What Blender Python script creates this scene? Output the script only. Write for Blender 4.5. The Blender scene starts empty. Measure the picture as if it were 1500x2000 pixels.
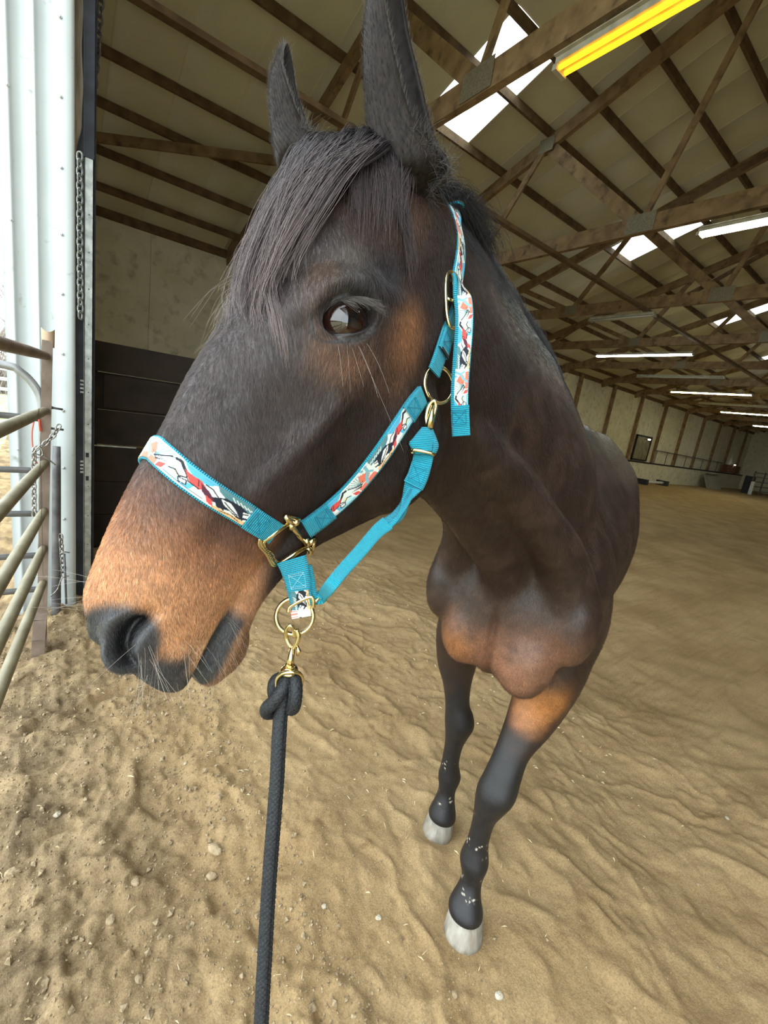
import bpy, math, random, time
import numpy as np
from mathutils import Vector, Matrix
from mathutils.bvhtree import BVHTree

T0 = time.time()
rng = np.random.default_rng(7)
random.seed(7)
scene = bpy.context.scene
COL = scene.collection

# ------------------------------------------------------------------ camera
# world: X along the arena, Y across it, Z up; the photographer stands in the end doorway
CAM_H = 1.58
R = np.array([[0.79757808, -0.01066373, 0.60312146],
              [-0.58513166, -0.25666186, 0.76925005],
              [0.1465952, -0.96644243, -0.21094756]])   # columns: right, down, forward
FPX = 854.0
CAM = np.array([0.0, 0.0, CAM_H])
cam_data = bpy.data.cameras.new('camera')
cam_data.sensor_fit = 'HORIZONTAL'
cam_data.sensor_width = 36.0
cam_data.lens = FPX / 1500.0 * 36.0
cam_data.clip_start = 0.02
cam_data.clip_end = 400
cam = bpy.data.objects.new('camera', cam_data)
COL.objects.link(cam)
M = Matrix.Identity(4)
for i in range(3):
    M[i][0] = R[i, 0]
    M[i][1] = -R[i, 1]
    M[i][2] = -R[i, 2]
    M[i][3] = CAM[i]
cam.matrix_world = M
scene.camera = cam

# ------------------------------------------------------------------ world: bright overcast sky
world = bpy.data.worlds.new('overcast')
scene.world = world
world.use_nodes = True
wn = world.node_tree.nodes
wl = world.node_tree.links
wn.clear()
w_out = wn.new('ShaderNodeOutputWorld')
w_bg = wn.new('ShaderNodeBackground')
w_tc = wn.new('ShaderNodeTexCoord')
w_sep = wn.new('ShaderNodeSeparateXYZ')
w_ramp = wn.new('ShaderNodeValToRGB')
w_noise = wn.new('ShaderNodeTexNoise')
w_noise.inputs['Scale'].default_value = 2.2
w_noise.inputs['Detail'].default_value = 4
w_mix = wn.new('ShaderNodeMixRGB')
w_mix.blend_type = 'MULTIPLY'
w_mix.inputs[0].default_value = 0.35
w_cr2 = wn.new('ShaderNodeValToRGB')
w_cr2.color_ramp.elements[0].position = 0.3
w_cr2.color_ramp.elements[0].color = (0.62, 0.72, 0.82, 1)
w_cr2.color_ramp.elements[1].position = 0.65
w_cr2.color_ramp.elements[1].color = (1, 1, 1, 1)
w_ramp.color_ramp.elements[0].position = 0.0
w_ramp.color_ramp.elements[0].color = (0.86, 0.93, 0.95, 1)
w_ramp.color_ramp.elements[1].position = 1.0
w_ramp.color_ramp.elements[1].color = (0.90, 0.97, 1.0, 1)
wl.new(w_tc.outputs['Generated'], w_sep.inputs[0])
wl.new(w_tc.outputs['Generated'], w_noise.inputs['Vector'])
wl.new(w_sep.outputs['Z'], w_ramp.inputs[0])
wl.new(w_noise.outputs[0], w_cr2.inputs[0])
wl.new(w_ramp.outputs[0], w_mix.inputs[1])
wl.new(w_cr2.outputs[0], w_mix.inputs[2])
wl.new(w_mix.outputs[0], w_bg.inputs['Color'])
w_bg.inputs['Strength'].default_value = 2.6
wl.new(w_bg.outputs[0], w_out.inputs[0])

# portal: helps sampling of the sky through the open doorway (gives no light of its own)
pl = bpy.data.lights.new('doorway_portal', 'AREA')
pl.shape = 'RECTANGLE'
pl.size = 4.9
pl.size_y = 6.5
pl.cycles.is_portal = True
po = bpy.data.objects.new('doorway_portal', pl)
COL.objects.link(po)
po.matrix_world = Matrix(((0, 0, -1, -0.05), (0, 1, 0, 0.31), (1, 0, 0, 2.45), (0, 0, 0, 1)))

scene.view_settings.view_transform = 'Standard'
scene.view_settings.look = 'None'
scene.view_settings.gamma = 1.0
scene.view_settings.use_curve_mapping = False
scene.view_settings.exposure = 0.9
scene.cycles.max_bounces = 10
scene.cycles.diffuse_bounces = 6
scene.cycles.sample_clamp_indirect = 6.0
scene.cycles.use_denoising = True

# ------------------------------------------------------------------ helpers
def ray(px, py):
    return R @ np.array([(px - 750) / FPX, (py - 1000) / FPX, 1.0])

def on_plane(px, py, p0, n):
    r = ray(px, py)
    t = np.dot(np.asarray(p0, float) - CAM, n) / np.dot(r, n)
    return CAM + t * r

def at_depth(px, py, z):
    return CAM + ray(px, py) * z

def project(P):
    q = (np.asarray(P, float) - CAM) @ R
    return np.stack([750 + FPX * q[..., 0] / q[..., 2], 1000 + FPX * q[..., 1] / q[..., 2], q[..., 2]], -1)

def new_mesh(name, verts, faces, smooth=False):
    me = bpy.data.meshes.new(name)
    me.from_pydata([tuple(map(float, v)) for v in verts], [], [tuple(int(i) for i in f) for f in faces])
    if smooth:
        me.polygons.foreach_set('use_smooth', np.ones(len(me.polygons), bool))
    me.update()
    return me

def grid_mesh(name, P, smooth=True, close_u=False, close_v=False):
    """P: (nu, nv, 3) -> quad mesh."""
    nu, nv = P.shape[:2]
    idx = np.arange(nu * nv).reshape(nu, nv)
    iu = np.arange(nu if close_u else nu - 1)
    iv = np.arange(nv if close_v else nv - 1)
    A, B = np.meshgrid(iu, iv, indexing='ij')
    A2, B2 = (A + 1) % nu, (B + 1) % nv
    F = np.stack([idx[A, B], idx[A2, B], idx[A2, B2], idx[A, B2]], -1).reshape(-1, 4)
    me = bpy.data.meshes.new(name)
    n = len(F)
    me.vertices.add(nu * nv)
    me.vertices.foreach_set('co', P.reshape(-1).astype(np.float32))
    me.loops.add(n * 4)
    me.loops.foreach_set('vertex_index', F.reshape(-1).astype(np.int32))
    me.polygons.add(n)
    me.polygons.foreach_set('loop_start', np.arange(0, n * 4, 4, dtype=np.int32))
    me.update(calc_edges=True)
    if smooth:
        me.polygons.foreach_set('use_smooth', np.ones(n, bool))
    me.validate()
    return me

def link(name, me, mat=None, parent=None):
    o = bpy.data.objects.new(name, me)
    COL.objects.link(o)
    if mat is not None and me is not None and len(me.materials) == 0:
        me.materials.append(mat)
    if parent is not None:
        o.parent = parent
        if parent.get('_loc') is not None:
            o.matrix_parent_inverse = Matrix.Translation(-Vector(parent['_loc']))
    return o

def tag(o, label=None, cat=None, group=None, kind=None):
    if label: o['label'] = label
    if cat: o['category'] = cat
    if group: o['group'] = group
    if kind: o['kind'] = kind
    return o

def thing(name, loc, label, cat, group=None, kind=None):
    o = bpy.data.objects.new(name, None)
    COL.objects.link(o)
    o.empty_display_size = 0.1
    o.location = Vector([float(x) for x in loc])
    o['_loc'] = [float(x) for x in loc]
    return tag(o, label, cat, group, kind)

class MB:
    """collects simple shapes into one mesh"""
    def __init__(s):
        s.v = []; s.f = []
    def add(s, v, f):
        b = len(s.v)
        s.v += [tuple(map(float, x)) for x in v]
        s.f += [tuple(int(i) + b for i in q) for q in f]
        return s
    def box(s, lo, hi):
        (a, b, c), (d, e, g) = lo, hi
        v = [(a,b,c),(d,b,c),(d,e,c),(a,e,c),(a,b,g),(d,b,g),(d,e,g),(a,e,g)]
        return s.add(v, [(0,3,2,1),(4,5,6,7),(0,1,5,4),(1,2,6,5),(2,3,7,6),(3,0,4,7)])
    def beam(s, p0, p1, w, h, up=(0, 0, 1), off=(0, 0)):
        p0 = np.array(p0, float); p1 = np.array(p1, float)
        d = p1 - p0; d /= np.linalg.norm(d)
        sd = np.cross(d, up); sd /= np.linalg.norm(sd)
        u = np.cross(sd, d)
        v = []
        for p in (p0, p1):
            for a, b in ((-1,-1),(1,-1),(1,1),(-1,1)):
                v.append(p + sd * (a * w / 2 + off[0]) + u * (b * h / 2 + off[1]))
        return s.add(v, [(0,3,2,1),(4,5,6,7),(0,1,5,4),(1,2,6,5),(2,3,7,6),(3,0,4,7)])
    def tube(s, pts, r, n=10, cap=True, closed=False):
        P, F = tube_geo(pts, r, n, cap, closed)
        return s.add(P, F)
    def torus(s, c, nrm, Rr, r, n=28, m=8, sx=1.0, xdir=None):
        c = np.array(c, float); nrm = np.array(nrm, float); nrm /= np.linalg.norm(nrm)
        x = np.array(xdir, float) if xdir is not None else np.cross(nrm, (0.3, 0.2, 0.9))
        x -= nrm * np.dot(x, nrm); x /= np.linalg.norm(x)
        y = np.cross(nrm, x)
        t = np.linspace(0, 2 * np.pi, n, endpoint=False)
        pts = c + np.outer(np.cos(t) * Rr * sx, x) + np.outer(np.sin(t) * Rr, y)
        return s.tube(pts, r, m, closed=True)
    def ball(s, c, rad, n=10, m=6, axes=None):
        c = np.array(c, float)
        rad = np.array(rad if np.ndim(rad) else (rad, rad, rad), float)
        A = np.eye(3) if axes is None else np.array(axes, float)
        v = [c + A[2] * rad[2]]
        for i in range(1, m):
            ph = math.pi * i / m
            for j in range(n):
                th = 2 * math.pi * j / n
                q = np.array([math.sin(ph) * math.cos(th), math.sin(ph) * math.sin(th), math.cos(ph)]) * rad
                v.append(c + q @ A)
        v.append(c - A[2] * rad[2])
        f = [(0, 1 + j, 1 + (j + 1) % n) for j in range(n)]
        for i in range(m - 2):
            for j in range(n):
                a = 1 + i * n + j; b = 1 + i * n + (j + 1) % n
                f.append((a, a + n, b + n, b))
        L = len(v) - 1
        f += [(L, 1 + (m - 2) * n + (j + 1) % n, 1 + (m - 2) * n + j) for j in range(n)]
        return s.add(v, f)
    def obj(s, name, mat, parent=None, smooth=False):
        return link(name, new_mesh(name, s.v, s.f, smooth), mat, parent)

def frames(pts, closed=False):
    pts = np.asarray(pts, float)
    n = len(pts)
    if closed:
        T = np.roll(pts, -1, 0) - np.roll(pts, 1, 0)
    else:
        T = np.gradient(pts, axis=0)
    T /= np.linalg.norm(T, axis=1)[:, None] + 1e-12
    N = np.zeros_like(T)
    a = np.array([0, 0, 1.0]) if abs(T[0][2]) < 0.9 else np.array([1.0, 0, 0])
    N[0] = np.cross(T[0], a); N[0] /= np.linalg.norm(N[0])
    for i in range(1, n):
        v = N[i-1] - T[i] * np.dot(N[i-1], T[i])
        N[i] = v / (np.linalg.norm(v) + 1e-12)
    return T, N, np.cross(T, N)

def tube_geo(pts, r, n=10, cap=True, closed=False):
    pts = np.asarray(pts, float)
    T, N, B = frames(pts, closed)
    r = np.broadcast_to(np.asarray(r, float), (len(pts),))
    t = np.linspace(0, 2 * np.pi, n, endpoint=False)
    ring = pts[:, None] + r[:, None, None] * (np.cos(t)[None, :, None] * N[:, None] + np.sin(t)[None, :, None] * B[:, None])
    V = ring.reshape(-1, 3)
    F = []
    m = len(pts)
    for i in range(m if closed else m - 1):
        i2 = (i + 1) % m
        for j in range(n):
            j2 = (j + 1) % n
            F.append((i*n+j, i*n+j2, i2*n+j2, i2*n+j))
    if cap and not closed:
        F.append(tuple(range(n-1, -1, -1)))
        F.append(tuple((m-1)*n + j for j in range(n)))
    return V, F

def spline(pts, n, closed=False):
    """Catmull-Rom resample (arc-uniform in control parameter)."""
    P = np.asarray(pts, float)
    if P.ndim == 1: P = P[:, None]
    k = len(P)
    if closed:
        t = np.linspace(0, k, n, endpoint=False)
        g = lambda i: P[np.mod(i, k)]
    else:
        t = np.linspace(0, k - 1, n)
        Q = np.vstack([2 * P[0] - P[1], P, 2 * P[-1] - P[-2]])
        g = lambda i: Q[np.clip(i + 1, 0, k + 1)]
    i = np.floor(t).astype(int)
    if not closed: i = np.minimum(i, k - 2)
    f = (t - i)[:, None]
    p0, p1, p2, p3 = g(i - 1), g(i), g(i + 1), g(i + 2)
    return 0.5 * (2*p1 + (p2-p0)*f + (2*p0-5*p1+4*p2-p3)*f**2 + (3*p1-p0-3*p2+p3)*f**3)

def resample(P, n):
    P = np.asarray(P, float)
    s = np.r_[0, np.cumsum(np.linalg.norm(np.diff(P, axis=0), axis=1))]
    t = np.linspace(0, s[-1], n)
    return np.stack([np.interp(t, s, P[:, k]) for k in range(P.shape[1])], -1)

def sstep(a, b, x):
    t = np.clip((np.asarray(x, float) - a) / (b - a), 0, 1)
    return t * t * (3 - 2 * t)

def pchip(xs, ys, x):
    """monotone-ish cubic through keys (vectorised)."""
    xs = np.asarray(xs, float); ys = np.asarray(ys, float)
    h = np.diff(xs); d = np.diff(ys) / h
    m = np.zeros_like(ys)
    m[0], m[-1] = d[0], d[-1]
    for i in range(1, len(xs) - 1):
        if d[i-1] * d[i] > 0:
            w1, w2 = 2*h[i] + h[i-1], h[i] + 2*h[i-1]
            m[i] = (w1 + w2) / (w1 / d[i-1] + w2 / d[i])
    x = np.clip(x, xs[0], xs[-1])
    i = np.clip(np.searchsorted(xs, x, 'right') - 1, 0, len(xs) - 2)
    t = (x - xs[i]) / h[i]
    return ((1+2*t)*(1-t)**2*ys[i] + t*(1-t)**2*h[i]*m[i] + t*t*(3-2*t)*ys[i+1] + t*t*(t-1)*h[i]*m[i+1])

def vnoise(P, scale, seed=0):
    """cheap smooth value noise for (n,2) or (n,3) arrays"""
    P = np.asarray(P, float) * scale
    d = P.shape[-1]
    I = np.floor(P).astype(np.int64); Fr = P - I
    Fr = Fr * Fr * (3 - 2 * Fr)
    def h(*c):
        x = np.zeros(P.shape[0], np.int64) + seed * 1013904223
        for q, k in zip(c, (374761393, 668265263, 2147483647 // 3)):
            x = (x ^ (q * k)) * 1274126177 & 0xffffffff
        x = (x ^ (x >> 15)) * 2246822519 & 0xffffffff
        x = x ^ (x >> 13)
        return (x & 0xffff) / 65535.0
    out = 0
    for c in range(2 ** d):
        w = 1; cc = []
        for k in range(d):
            b = (c >> k) & 1
            cc.append(I[:, k] + b)
            w = w * (Fr[:, k] if b else 1 - Fr[:, k])
        out = out + w * h(*cc)
    return out * 2 - 1

def fbm(P, scale, octv=4, seed=0, gain=0.5):
    o = 0; a = 1
    for k in range(octv):
        o = o + a * vnoise(P, scale * 2 ** k, seed + k * 17)
        a *= gain
    return o

# ------------------------------------------------------------------ materials
def mat_new(name):
    m = bpy.data.materials.new(name)
    m.use_nodes = True
    nt = m.node_tree
    return m, nt, nt.nodes, nt.links, nt.nodes['Principled BSDF']

def mat_noise(name, c1, c2, scale=6.0, rough=0.7, bump=0.0, bscale=None, stretch=(1, 1, 1), metal=0.0, spec=0.5,
              detail=6, lo=0.35, hi=0.65, bdist=0.01, c3=None, s3=30, t3=(0.62, 0.72)):
    m, nt, N, L, b = mat_new(name)
    tc = N.new('ShaderNodeTexCoord'); mp = N.new('ShaderNodeMapping')
    mp.inputs['Scale'].default_value = stretch
    L.new(tc.outputs['Object'], mp.inputs['Vector'])
    n = N.new('ShaderNodeTexNoise'); n.inputs['Scale'].default_value = scale; n.inputs['Detail'].default_value = detail
    L.new(mp.outputs[0], n.inputs['Vector'])
    r = N.new('ShaderNodeValToRGB')
    r.color_ramp.elements[0].position = lo; r.color_ramp.elements[0].color = (*c1, 1)
    r.color_ramp.elements[1].position = hi; r.color_ramp.elements[1].color = (*c2, 1)
    L.new(n.outputs[0], r.inputs[0])
    col = r.outputs[0]
    if c3 is not None:
        n3 = N.new('ShaderNodeTexNoise'); n3.inputs['Scale'].default_value = s3; n3.inputs['Detail'].default_value = 3
        L.new(mp.outputs[0], n3.inputs['Vector'])
        r3 = N.new('ShaderNodeValToRGB')
        r3.color_ramp.elements[0].position = t3[0]; r3.color_ramp.elements[0].color = (0, 0, 0, 1)
        r3.color_ramp.elements[1].position = t3[1]; r3.color_ramp.elements[1].color = (1, 1, 1, 1)
        L.new(n3.outputs[0], r3.inputs[0])
        mx = N.new('ShaderNodeMixRGB'); mx.inputs[2].default_value = (*c3, 1)
        L.new(r3.outputs[0], mx.inputs[0]); L.new(col, mx.inputs[1])
        col = mx.outputs[0]
    L.new(col, b.inputs['Base Color'])
    b.inputs['Roughness'].default_value = rough
    b.inputs['Metallic'].default_value = metal
    b.inputs['Specular IOR Level'].default_value = spec
    if bump > 0:
        nb = N.new('ShaderNodeTexNoise'); nb.inputs['Scale'].default_value = bscale or scale * 4; nb.inputs['Detail'].default_value = 5
        L.new(mp.outputs[0], nb.inputs['Vector'])
        bp = N.new('ShaderNodeBump'); bp.inputs['Strength'].default_value = bump; bp.inputs['Distance'].default_value = bdist
        L.new(nb.outputs[0], bp.inputs['Height']); L.new(bp.outputs[0], b.inputs['Normal'])
    return m

def mat_plain(name, c, rough=0.5, metal=0.0, spec=0.5):
    m, nt, N, L, b = mat_new(name)
    b.inputs['Base Color'].default_value = (*c, 1)
    b.inputs['Roughness'].default_value = rough
    b.inputs['Metallic'].default_value = metal
    b.inputs['Specular IOR Level'].default_value = spec
    return m

def mat_emit(name, c, s):
    m, nt, N, L, b = mat_new(name)
    b.inputs['Base Color'].default_value = (*c, 1)
    b.inputs['Emission Color'].default_value = (*c, 1)
    b.inputs['Emission Strength'].default_value = s
    return m

def mat_attr(name, rough=0.7, spec=0.3, attr='Col', bump=None):
    m, nt, N, L, b = mat_new(name)
    a = N.new('ShaderNodeAttribute'); a.attribute_name = attr
    L.new(a.outputs['Color'], b.inputs['Base Color'])
    b.inputs['Roughness'].default_value = rough
    b.inputs['Specular IOR Level'].default_value = spec
    return m

def set_color(me, cols, name='Col'):
    at = me.color_attributes.new(name, 'FLOAT_COLOR', 'POINT')
    c = np.ones((len(me.vertices), 4), np.float32)
    c[:, :3] = cols
    at.data.foreach_set('color', c.reshape(-1))

# ================================================================== ARENA (setting)
M_WOOD = mat_noise('truss_lumber', (0.20, 0.125, 0.062), (0.34, 0.225, 0.12), scale=5, rough=0.8, bump=0.25, bscale=40,
                   stretch=(1, 1, 1), c3=(0.10, 0.065, 0.035), s3=7, t3=(0.55, 0.75))
M_WOOD_D = mat_noise('purlin_lumber', (0.105, 0.062, 0.03), (0.19, 0.12, 0.06), scale=6, rough=0.85, bump=0.2, bscale=40)
M_WOOD_W = mat_noise('weathered_board', (0.20, 0.17, 0.13), (0.42, 0.36, 0.28), scale=8, rough=0.9, bump=0.5, bscale=30, stretch=(3, 3, .4))
M_ROOF = mat_noise('roof_sheet', (0.68, 0.65, 0.49), (0.77, 0.74, 0.57), scale=1.2, rough=0.42, spec=0.4, bump=0.06, bscale=9)
M_WALLP = mat_noise('wall_sheet', (0.74, 0.71, 0.55), (0.84, 0.81, 0.66), scale=2.2, rough=0.6, bump=0.1, bscale=25,
                    c3=(0.46, 0.43, 0.30), s3=5, t3=(0.54, 0.80))
M_GALV = mat_noise('galvanised_steel', (0.36, 0.39, 0.37), (0.62, 0.66, 0.63), scale=22, rough=0.45, metal=0.6, bump=0.1, bscale=60,
                   c3=(0.24, 0.18, 0.12), s3=9, t3=(0.62, 0.8))
M_DARKW = mat_noise('stall_boards', (0.012, 0.008, 0.005), (0.03, 0.018, 0.012), scale=5, rough=0.85, bump=0.2)
M_GUSS = mat_noise('gusset_steel', (0.20, 0.17, 0.12), (0.30, 0.27, 0.20), scale=60, rough=.55, metal=.3, bump=0.5, bscale=120, bdist=0.004)

RIDGE_Y, EAVE_Y, SOUTH_Y = 2.85, 12.0, -6.3
EAVE_Z = CAM_H + 3.3
SLOPE = 0.336
def roof_z(y):
    y = np.asarray(y, float)
    return EAVE_Z + SLOPE * (EAVE_Y - np.abs(y - RIDGE_Y) - RIDGE_Y)
X0, X1 = 0.14, 48.0

# ---- ceiling: sheet panels, purlins, translucent skylights
ceil = thing('ceiling', (0.2, RIDGE_Y, float(roof_z(RIDGE_Y))), kind='structure', label='pale metal roof sheets on dark purlins', cat=None)
M_SKYL, nt, N, L, b = mat_new('skylight_fibreglass')
N.remove(b)
so = N['Material Output']
tr = N.new('ShaderNodeBsdfTranslucent'); tr.inputs[0].default_value = (0.93, 0.97, 0.93, 1)
tp = N.new('ShaderNodeBsdfTransparent'); tp.inputs[0].default_value = (0.9, 0.95, 0.9, 1)
ms = N.new('ShaderNodeMixShader'); ms.inputs[0].default_value = 0.35
L.new(tr.outputs[0], ms.inputs[1]); L.new(tp.outputs[0], ms.inputs[2]); L.new(ms.outputs[0], so.inputs[0])

def roof_sheet(name, x0, x1, ya, yb, mat, raise_=0.0):
    """one corrugation-ribbed roof sheet between y=ya and y=yb"""
    w = x1 - x0
    xs = [x0, x0 + 0.006, x0 + 0.024, x0 + .030, x0 + w/2, x1]
    dz = [0, -.006, -.006, 0, 0, 0]
    P = np.zeros((len(xs), 2, 3))
    for i, x in enumerate(xs):
        for j, y in enumerate((ya, yb)):
            P[i, j] = (x, y, roof_z(y) + 0.02 + dz[i] + raise_)
    return link(name, grid_mesh(name, P, smooth=False), mat, ceil)

SKY_X = [5.05, 11.45, 18.65, 25.3, 31.7, 38.1]
cols = []
x = X0 - 0.3
for sx in SKY_X + [X1]:
    n = max(1, int(round((sx - x) / 0.914)))
    for k in range(n):
        cols.append((x + (sx - x) * k / n, x + (sx - x) * (k + 1) / n, False))
    if sx < X1:
        cols.append((sx, sx + 1.02, True)); x = sx + 1.02
for (a, bb, sk) in cols:
    if sk:
        roof_sheet('roof_panel', a, bb, EAVE_Y + .15, 6.95, M_ROOF)
        roof_sheet('skylight', a, bb, 6.95, 5.2, M_SKYL)['label'] = 'bright translucent skylight sheet'
        roof_sheet('roof_panel', a, bb, 5.2, RIDGE_Y, M_ROOF)
    else:
        roof_sheet('roof_panel', a, bb, EAVE_Y + .15, RIDGE_Y, M_ROOF)
    if sk:
        roof_sheet('roof_panel', a, bb, SOUTH_Y - .15, -1.25, M_ROOF)
        roof_sheet('skylight', a, bb, -1.25, .5, M_SKYL)
        roof_sheet('roof_panel', a, bb, .5, RIDGE_Y, M_ROOF)
    else:
        roof_sheet('roof_panel', a, bb, SOUTH_Y - .15, RIDGE_Y, M_ROOF)
PURL = [11.3, 10.42, 9.48, 8.65, 7.77, 6.93, 5.95, 5.22, 4.35, 3.6, 2.95]
for y in PURL + [2 * RIDGE_Y - q for q in PURL]:
    z = float(roof_z(y)) - 0.055
    m = MB().beam((X0, y, z), (X1, y, z), 0.05, 0.135)
    m.obj('purlin', M_WOOD_D, ceil)

# ---- roof trusses
XT = [3.45 + 3.65 * k for k in range(12)]
def mirror_y(y): return 2 * RIDGE_Y - y
CB = CAM_H + 3.22                      # underside of the bottom chords
ordn = ['first', 'second', 'third', 'fourth', 'fifth', 'sixth', 'seventh', 'eighth', 'ninth', 'tenth', 'eleventh', 'twelfth']
def build_truss(X, k):
    t = thing('roof_truss', (X, RIDGE_Y, CB), 'wooden roof truss, %s of the row counted from the doorway' % ordn[k], 'truss',
              'roof trusses')
    def bar(nm, a, c, w, h, dx=0.0, mat=M_WOOD):
        m = MB().beam((X + dx, a[0], a[1]), (X + dx, c[0], c[1]), w, h, up=(0, 0, 1))
        return m.obj(nm, mat, t)
    zc = CB + 0.12
    bar('bottom_chord', (EAVE_Y - .1, zc), (RIDGE_Y, zc), 0.085, 0.24)
    bar('bottom_chord', (RIDGE_Y + .002, zc), (SOUTH_Y + .1, zc), 0.085, 0.24)
    for sgn in (1, -1):
        f = (lambda y: y) if sgn > 0 else mirror_y
        zt = lambda y: float(roof_z(y)) - 0.235
        bar('top_chord', (f(EAVE_Y - .05), zt(EAVE_Y - .05) + .0), (f(RIDGE_Y), zt(RIDGE_Y)), 0.085, 0.20, dx=.002)
        for (ya, za, yb, zb, h, w) in ((3.9, zc, 2.95, zt(2.95), .09, .04), (3.9, zc, 5.95, zt(5.95), .19, .04),
                                       (7.2, zc, 5.95, zt(5.95), .12, .04), (7.2, zc, 8.95, zt(8.95), .12, .04),
                                       (10.2, zc, 8.95, zt(8.95), .10, .04)):
            bar('web', (f(ya), za), (f(yb), zb), w, h, dx=-.03 if h < .15 else .005)
        for (y, z, w_, h_) in ((3.9, zc + .02, .42, .26), (5.95, zt(5.95) - .02, .3, .22), (7.2, zc + .02, .32, .22)):
            m = MB()
            for dx in (-.054, .054):
                m.box((X + dx - .002, f(y) - w_/2, z - h_/2), (X + dx + .002, f(y) + w_/2, z + h_/2))
            m.obj('gusset_plate', M_GUSS, t)
    return t
for k, X in enumerate(XT):
    build_truss(X, k)

# runners tying the trusses together and the raking braces by the doorway
def loose_board(name, a, c, w, h, label, cat='board', mat=M_WOOD_D, grp=None):
    o = MB().beam(a, c, w, h).obj(name, mat)
    return tag(o, label, cat, grp)
loose_board('runner_board', (0.3, 5.3, CB - .03), (24.9, 5.3, CB - .03), .09, .06, 'long dark runner board nailed under the truss bottom chords, left of the lamps')
loose_board('runner_board', (0.3, 0.05, CB - .03), (24.9, 0.05, CB - .03), .09, .06, 'dark runner board under the truss chords on the far side of the ridge')
loose_board('brace_board', (0.3, 10.15, CAM_H + 3.74), (3.38, 8.70, CAM_H + 4.16), .05, .15, 'brown raking brace crossing the purlins behind the far ear', mat=M_WOOD)
# long slender X braces in the roof bays
loose_board('brace_board', (7.1, 3.7, CB + .2), (10.7, 3.3, float(roof_z(3.3)) - .25), .05, .09, 'thin diagonal roof brace rising right of the second truss plate', mat=M_WOOD_D)
loose_board('brace_board', (10.7, 4.5, CB + .2), (14.3, 3.4, float(roof_z(3.4)) - .25), .05, .09, 'thin diagonal roof brace rising beyond the third truss', mat=M_WOOD_D)

# ---- walls
wf = thing('wall_back', (24, EAVE_Y, 0), None, None, kind='structure')
def wobj(nm, mat, lo, hi, par): return MB().box(lo, hi).obj(nm, mat, par)
WTOP = EAVE_Z - 0.02
px = [0.15, 3.45] + [3.45 + 3.28 * k for k in range(1, 14)] + [48.0]
KZ = 1.2
OPEN1, LINT = -2.0, KZ
for i in range(len(px) - 1):
    a, c = px[i], px[i+1]
    segs = [(a, c)]
    nsub = 2
    for s in range(nsub):
        u0 = a + (c - a) * s / nsub; u1 = a + (c - a) * (s + 1) / nsub
        zb = LINT if u1 <= OPEN1 + .9 else KZ
        wobj('wall_panel', M_WALLP, (u0 + .006, EAVE_Y + .06, zb), (u1 - .006, EAVE_Y + .075, WTOP), wf)
        if zb == KZ:
            wobj('kick_board', M_WALLP, (u0 + .01, EAVE_Y - .12, -.05), (u1 - .01, EAVE_Y - .095 + .01 * (s % 2), KZ - .04), wf)
for x_ in px[2:-1]:
    wobj('wall_post', M_WOOD, (x_ - .08, EAVE_Y - .09, KZ if x_ > OPEN1 else LINT - .1), (x_ + .08, EAVE_Y + .06, WTOP), wf)
wobj('ledge', M_DARKW, (0.2, EAVE_Y - .15, KZ - .045), (48, EAVE_Y + .06, KZ + .03), wf)
wobj('backing', M_WALLP, (0.1, EAVE_Y + .08, -.1), (48, EAVE_Y + .1, KZ), wf)
wobj('backing', M_WALLP, (0.1, EAVE_Y + .08, KZ), (48, EAVE_Y + .1, EAVE_Z + .1), wf)
wobj('header', M_WOOD_D, (0.15, EAVE_Y - .03, WTOP - .12), (48, EAVE_Y + .05, WTOP + .10), wf)
# dark board partition just inside the doorway
pt = thing('board_partition', (.9, 4.65, 0), 'dark wooden board partition just inside the doorway, behind the horse nose', 'partition')
PB = [0.02, .33, .64, .955, .975, 1.28, 1.60]
for k in range(len(PB) - 1):
    if PB[k+1] - PB[k] < .03:
        wobj('highlight_strip', M_GALV, (.24, 4.615, PB[k]), (.62, 4.62, PB[k+1] - .008), pt); continue  # pale strip stands for a highlight line across the boards
    wobj('plank', M_DARKW, (.22, 4.62 + .008 * (k % 2), PB[k]), (1.62, 4.67 + .008 * (k % 2), PB[k+1] - .006), pt)
wobj('plank', M_DARKW, (.22, 4.60, 1.60), (1.62, 4.68, 1.845), pt)
wobj('panel', M_DARKW, (.36, 4.60, 1.30), (.95, 4.62, 1.58), pt)
for x_ in (.22, 1.52):
    wobj('post', M_DARKW, (x_, 4.68, -.05), (x_ + .1, 4.78, 1.845), pt)
wobj('side_panel', M_DARKW, (.22, 4.78, -.05), (.27, 6.2, 1.82), pt)
wobj('side_panel', M_DARKW, (1.57, 4.78, -.05), (1.62, 6.2, 1.82), pt)
# side wall behind the photographer's right, far end wall, doorway end wall
wr = MB().box((X0, SOUTH_Y - .1, -.1), (X1, SOUTH_Y, EAVE_Z)).obj('wall_right', M_WALLP); tag(wr, kind='structure')
me_ = MB()
me_.add([(X1, SOUTH_Y, -.1), (X1, EAVE_Y + .15, -.1), (X1, EAVE_Y + .15, EAVE_Z), (X1, RIDGE_Y, float(roof_z(RIDGE_Y)) + .05), (X1, SOUTH_Y, EAVE_Z),
         (X1 + .1, SOUTH_Y, -.1), (X1 + .1, EAVE_Y + .15, -.1), (X1 + .1, EAVE_Y + .15, EAVE_Z), (X1 + .1, RIDGE_Y, float(roof_z(RIDGE_Y)) + .05), (X1 + .1, SOUTH_Y, EAVE_Z)],
        [(0, 1, 2, 3, 4), (9, 8, 7, 6, 5), (0, 5, 6, 1), (1, 6, 7, 2), (2, 7, 8, 3), (3, 8, 9, 4), (4, 9, 5, 0)])
tag(me_.obj('wall_end', M_WALLP), kind='structure')
JAMB_Y, JAMB_S, HEAD_Z = 3.66, -2.9, 5.0
wg = MB()
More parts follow.
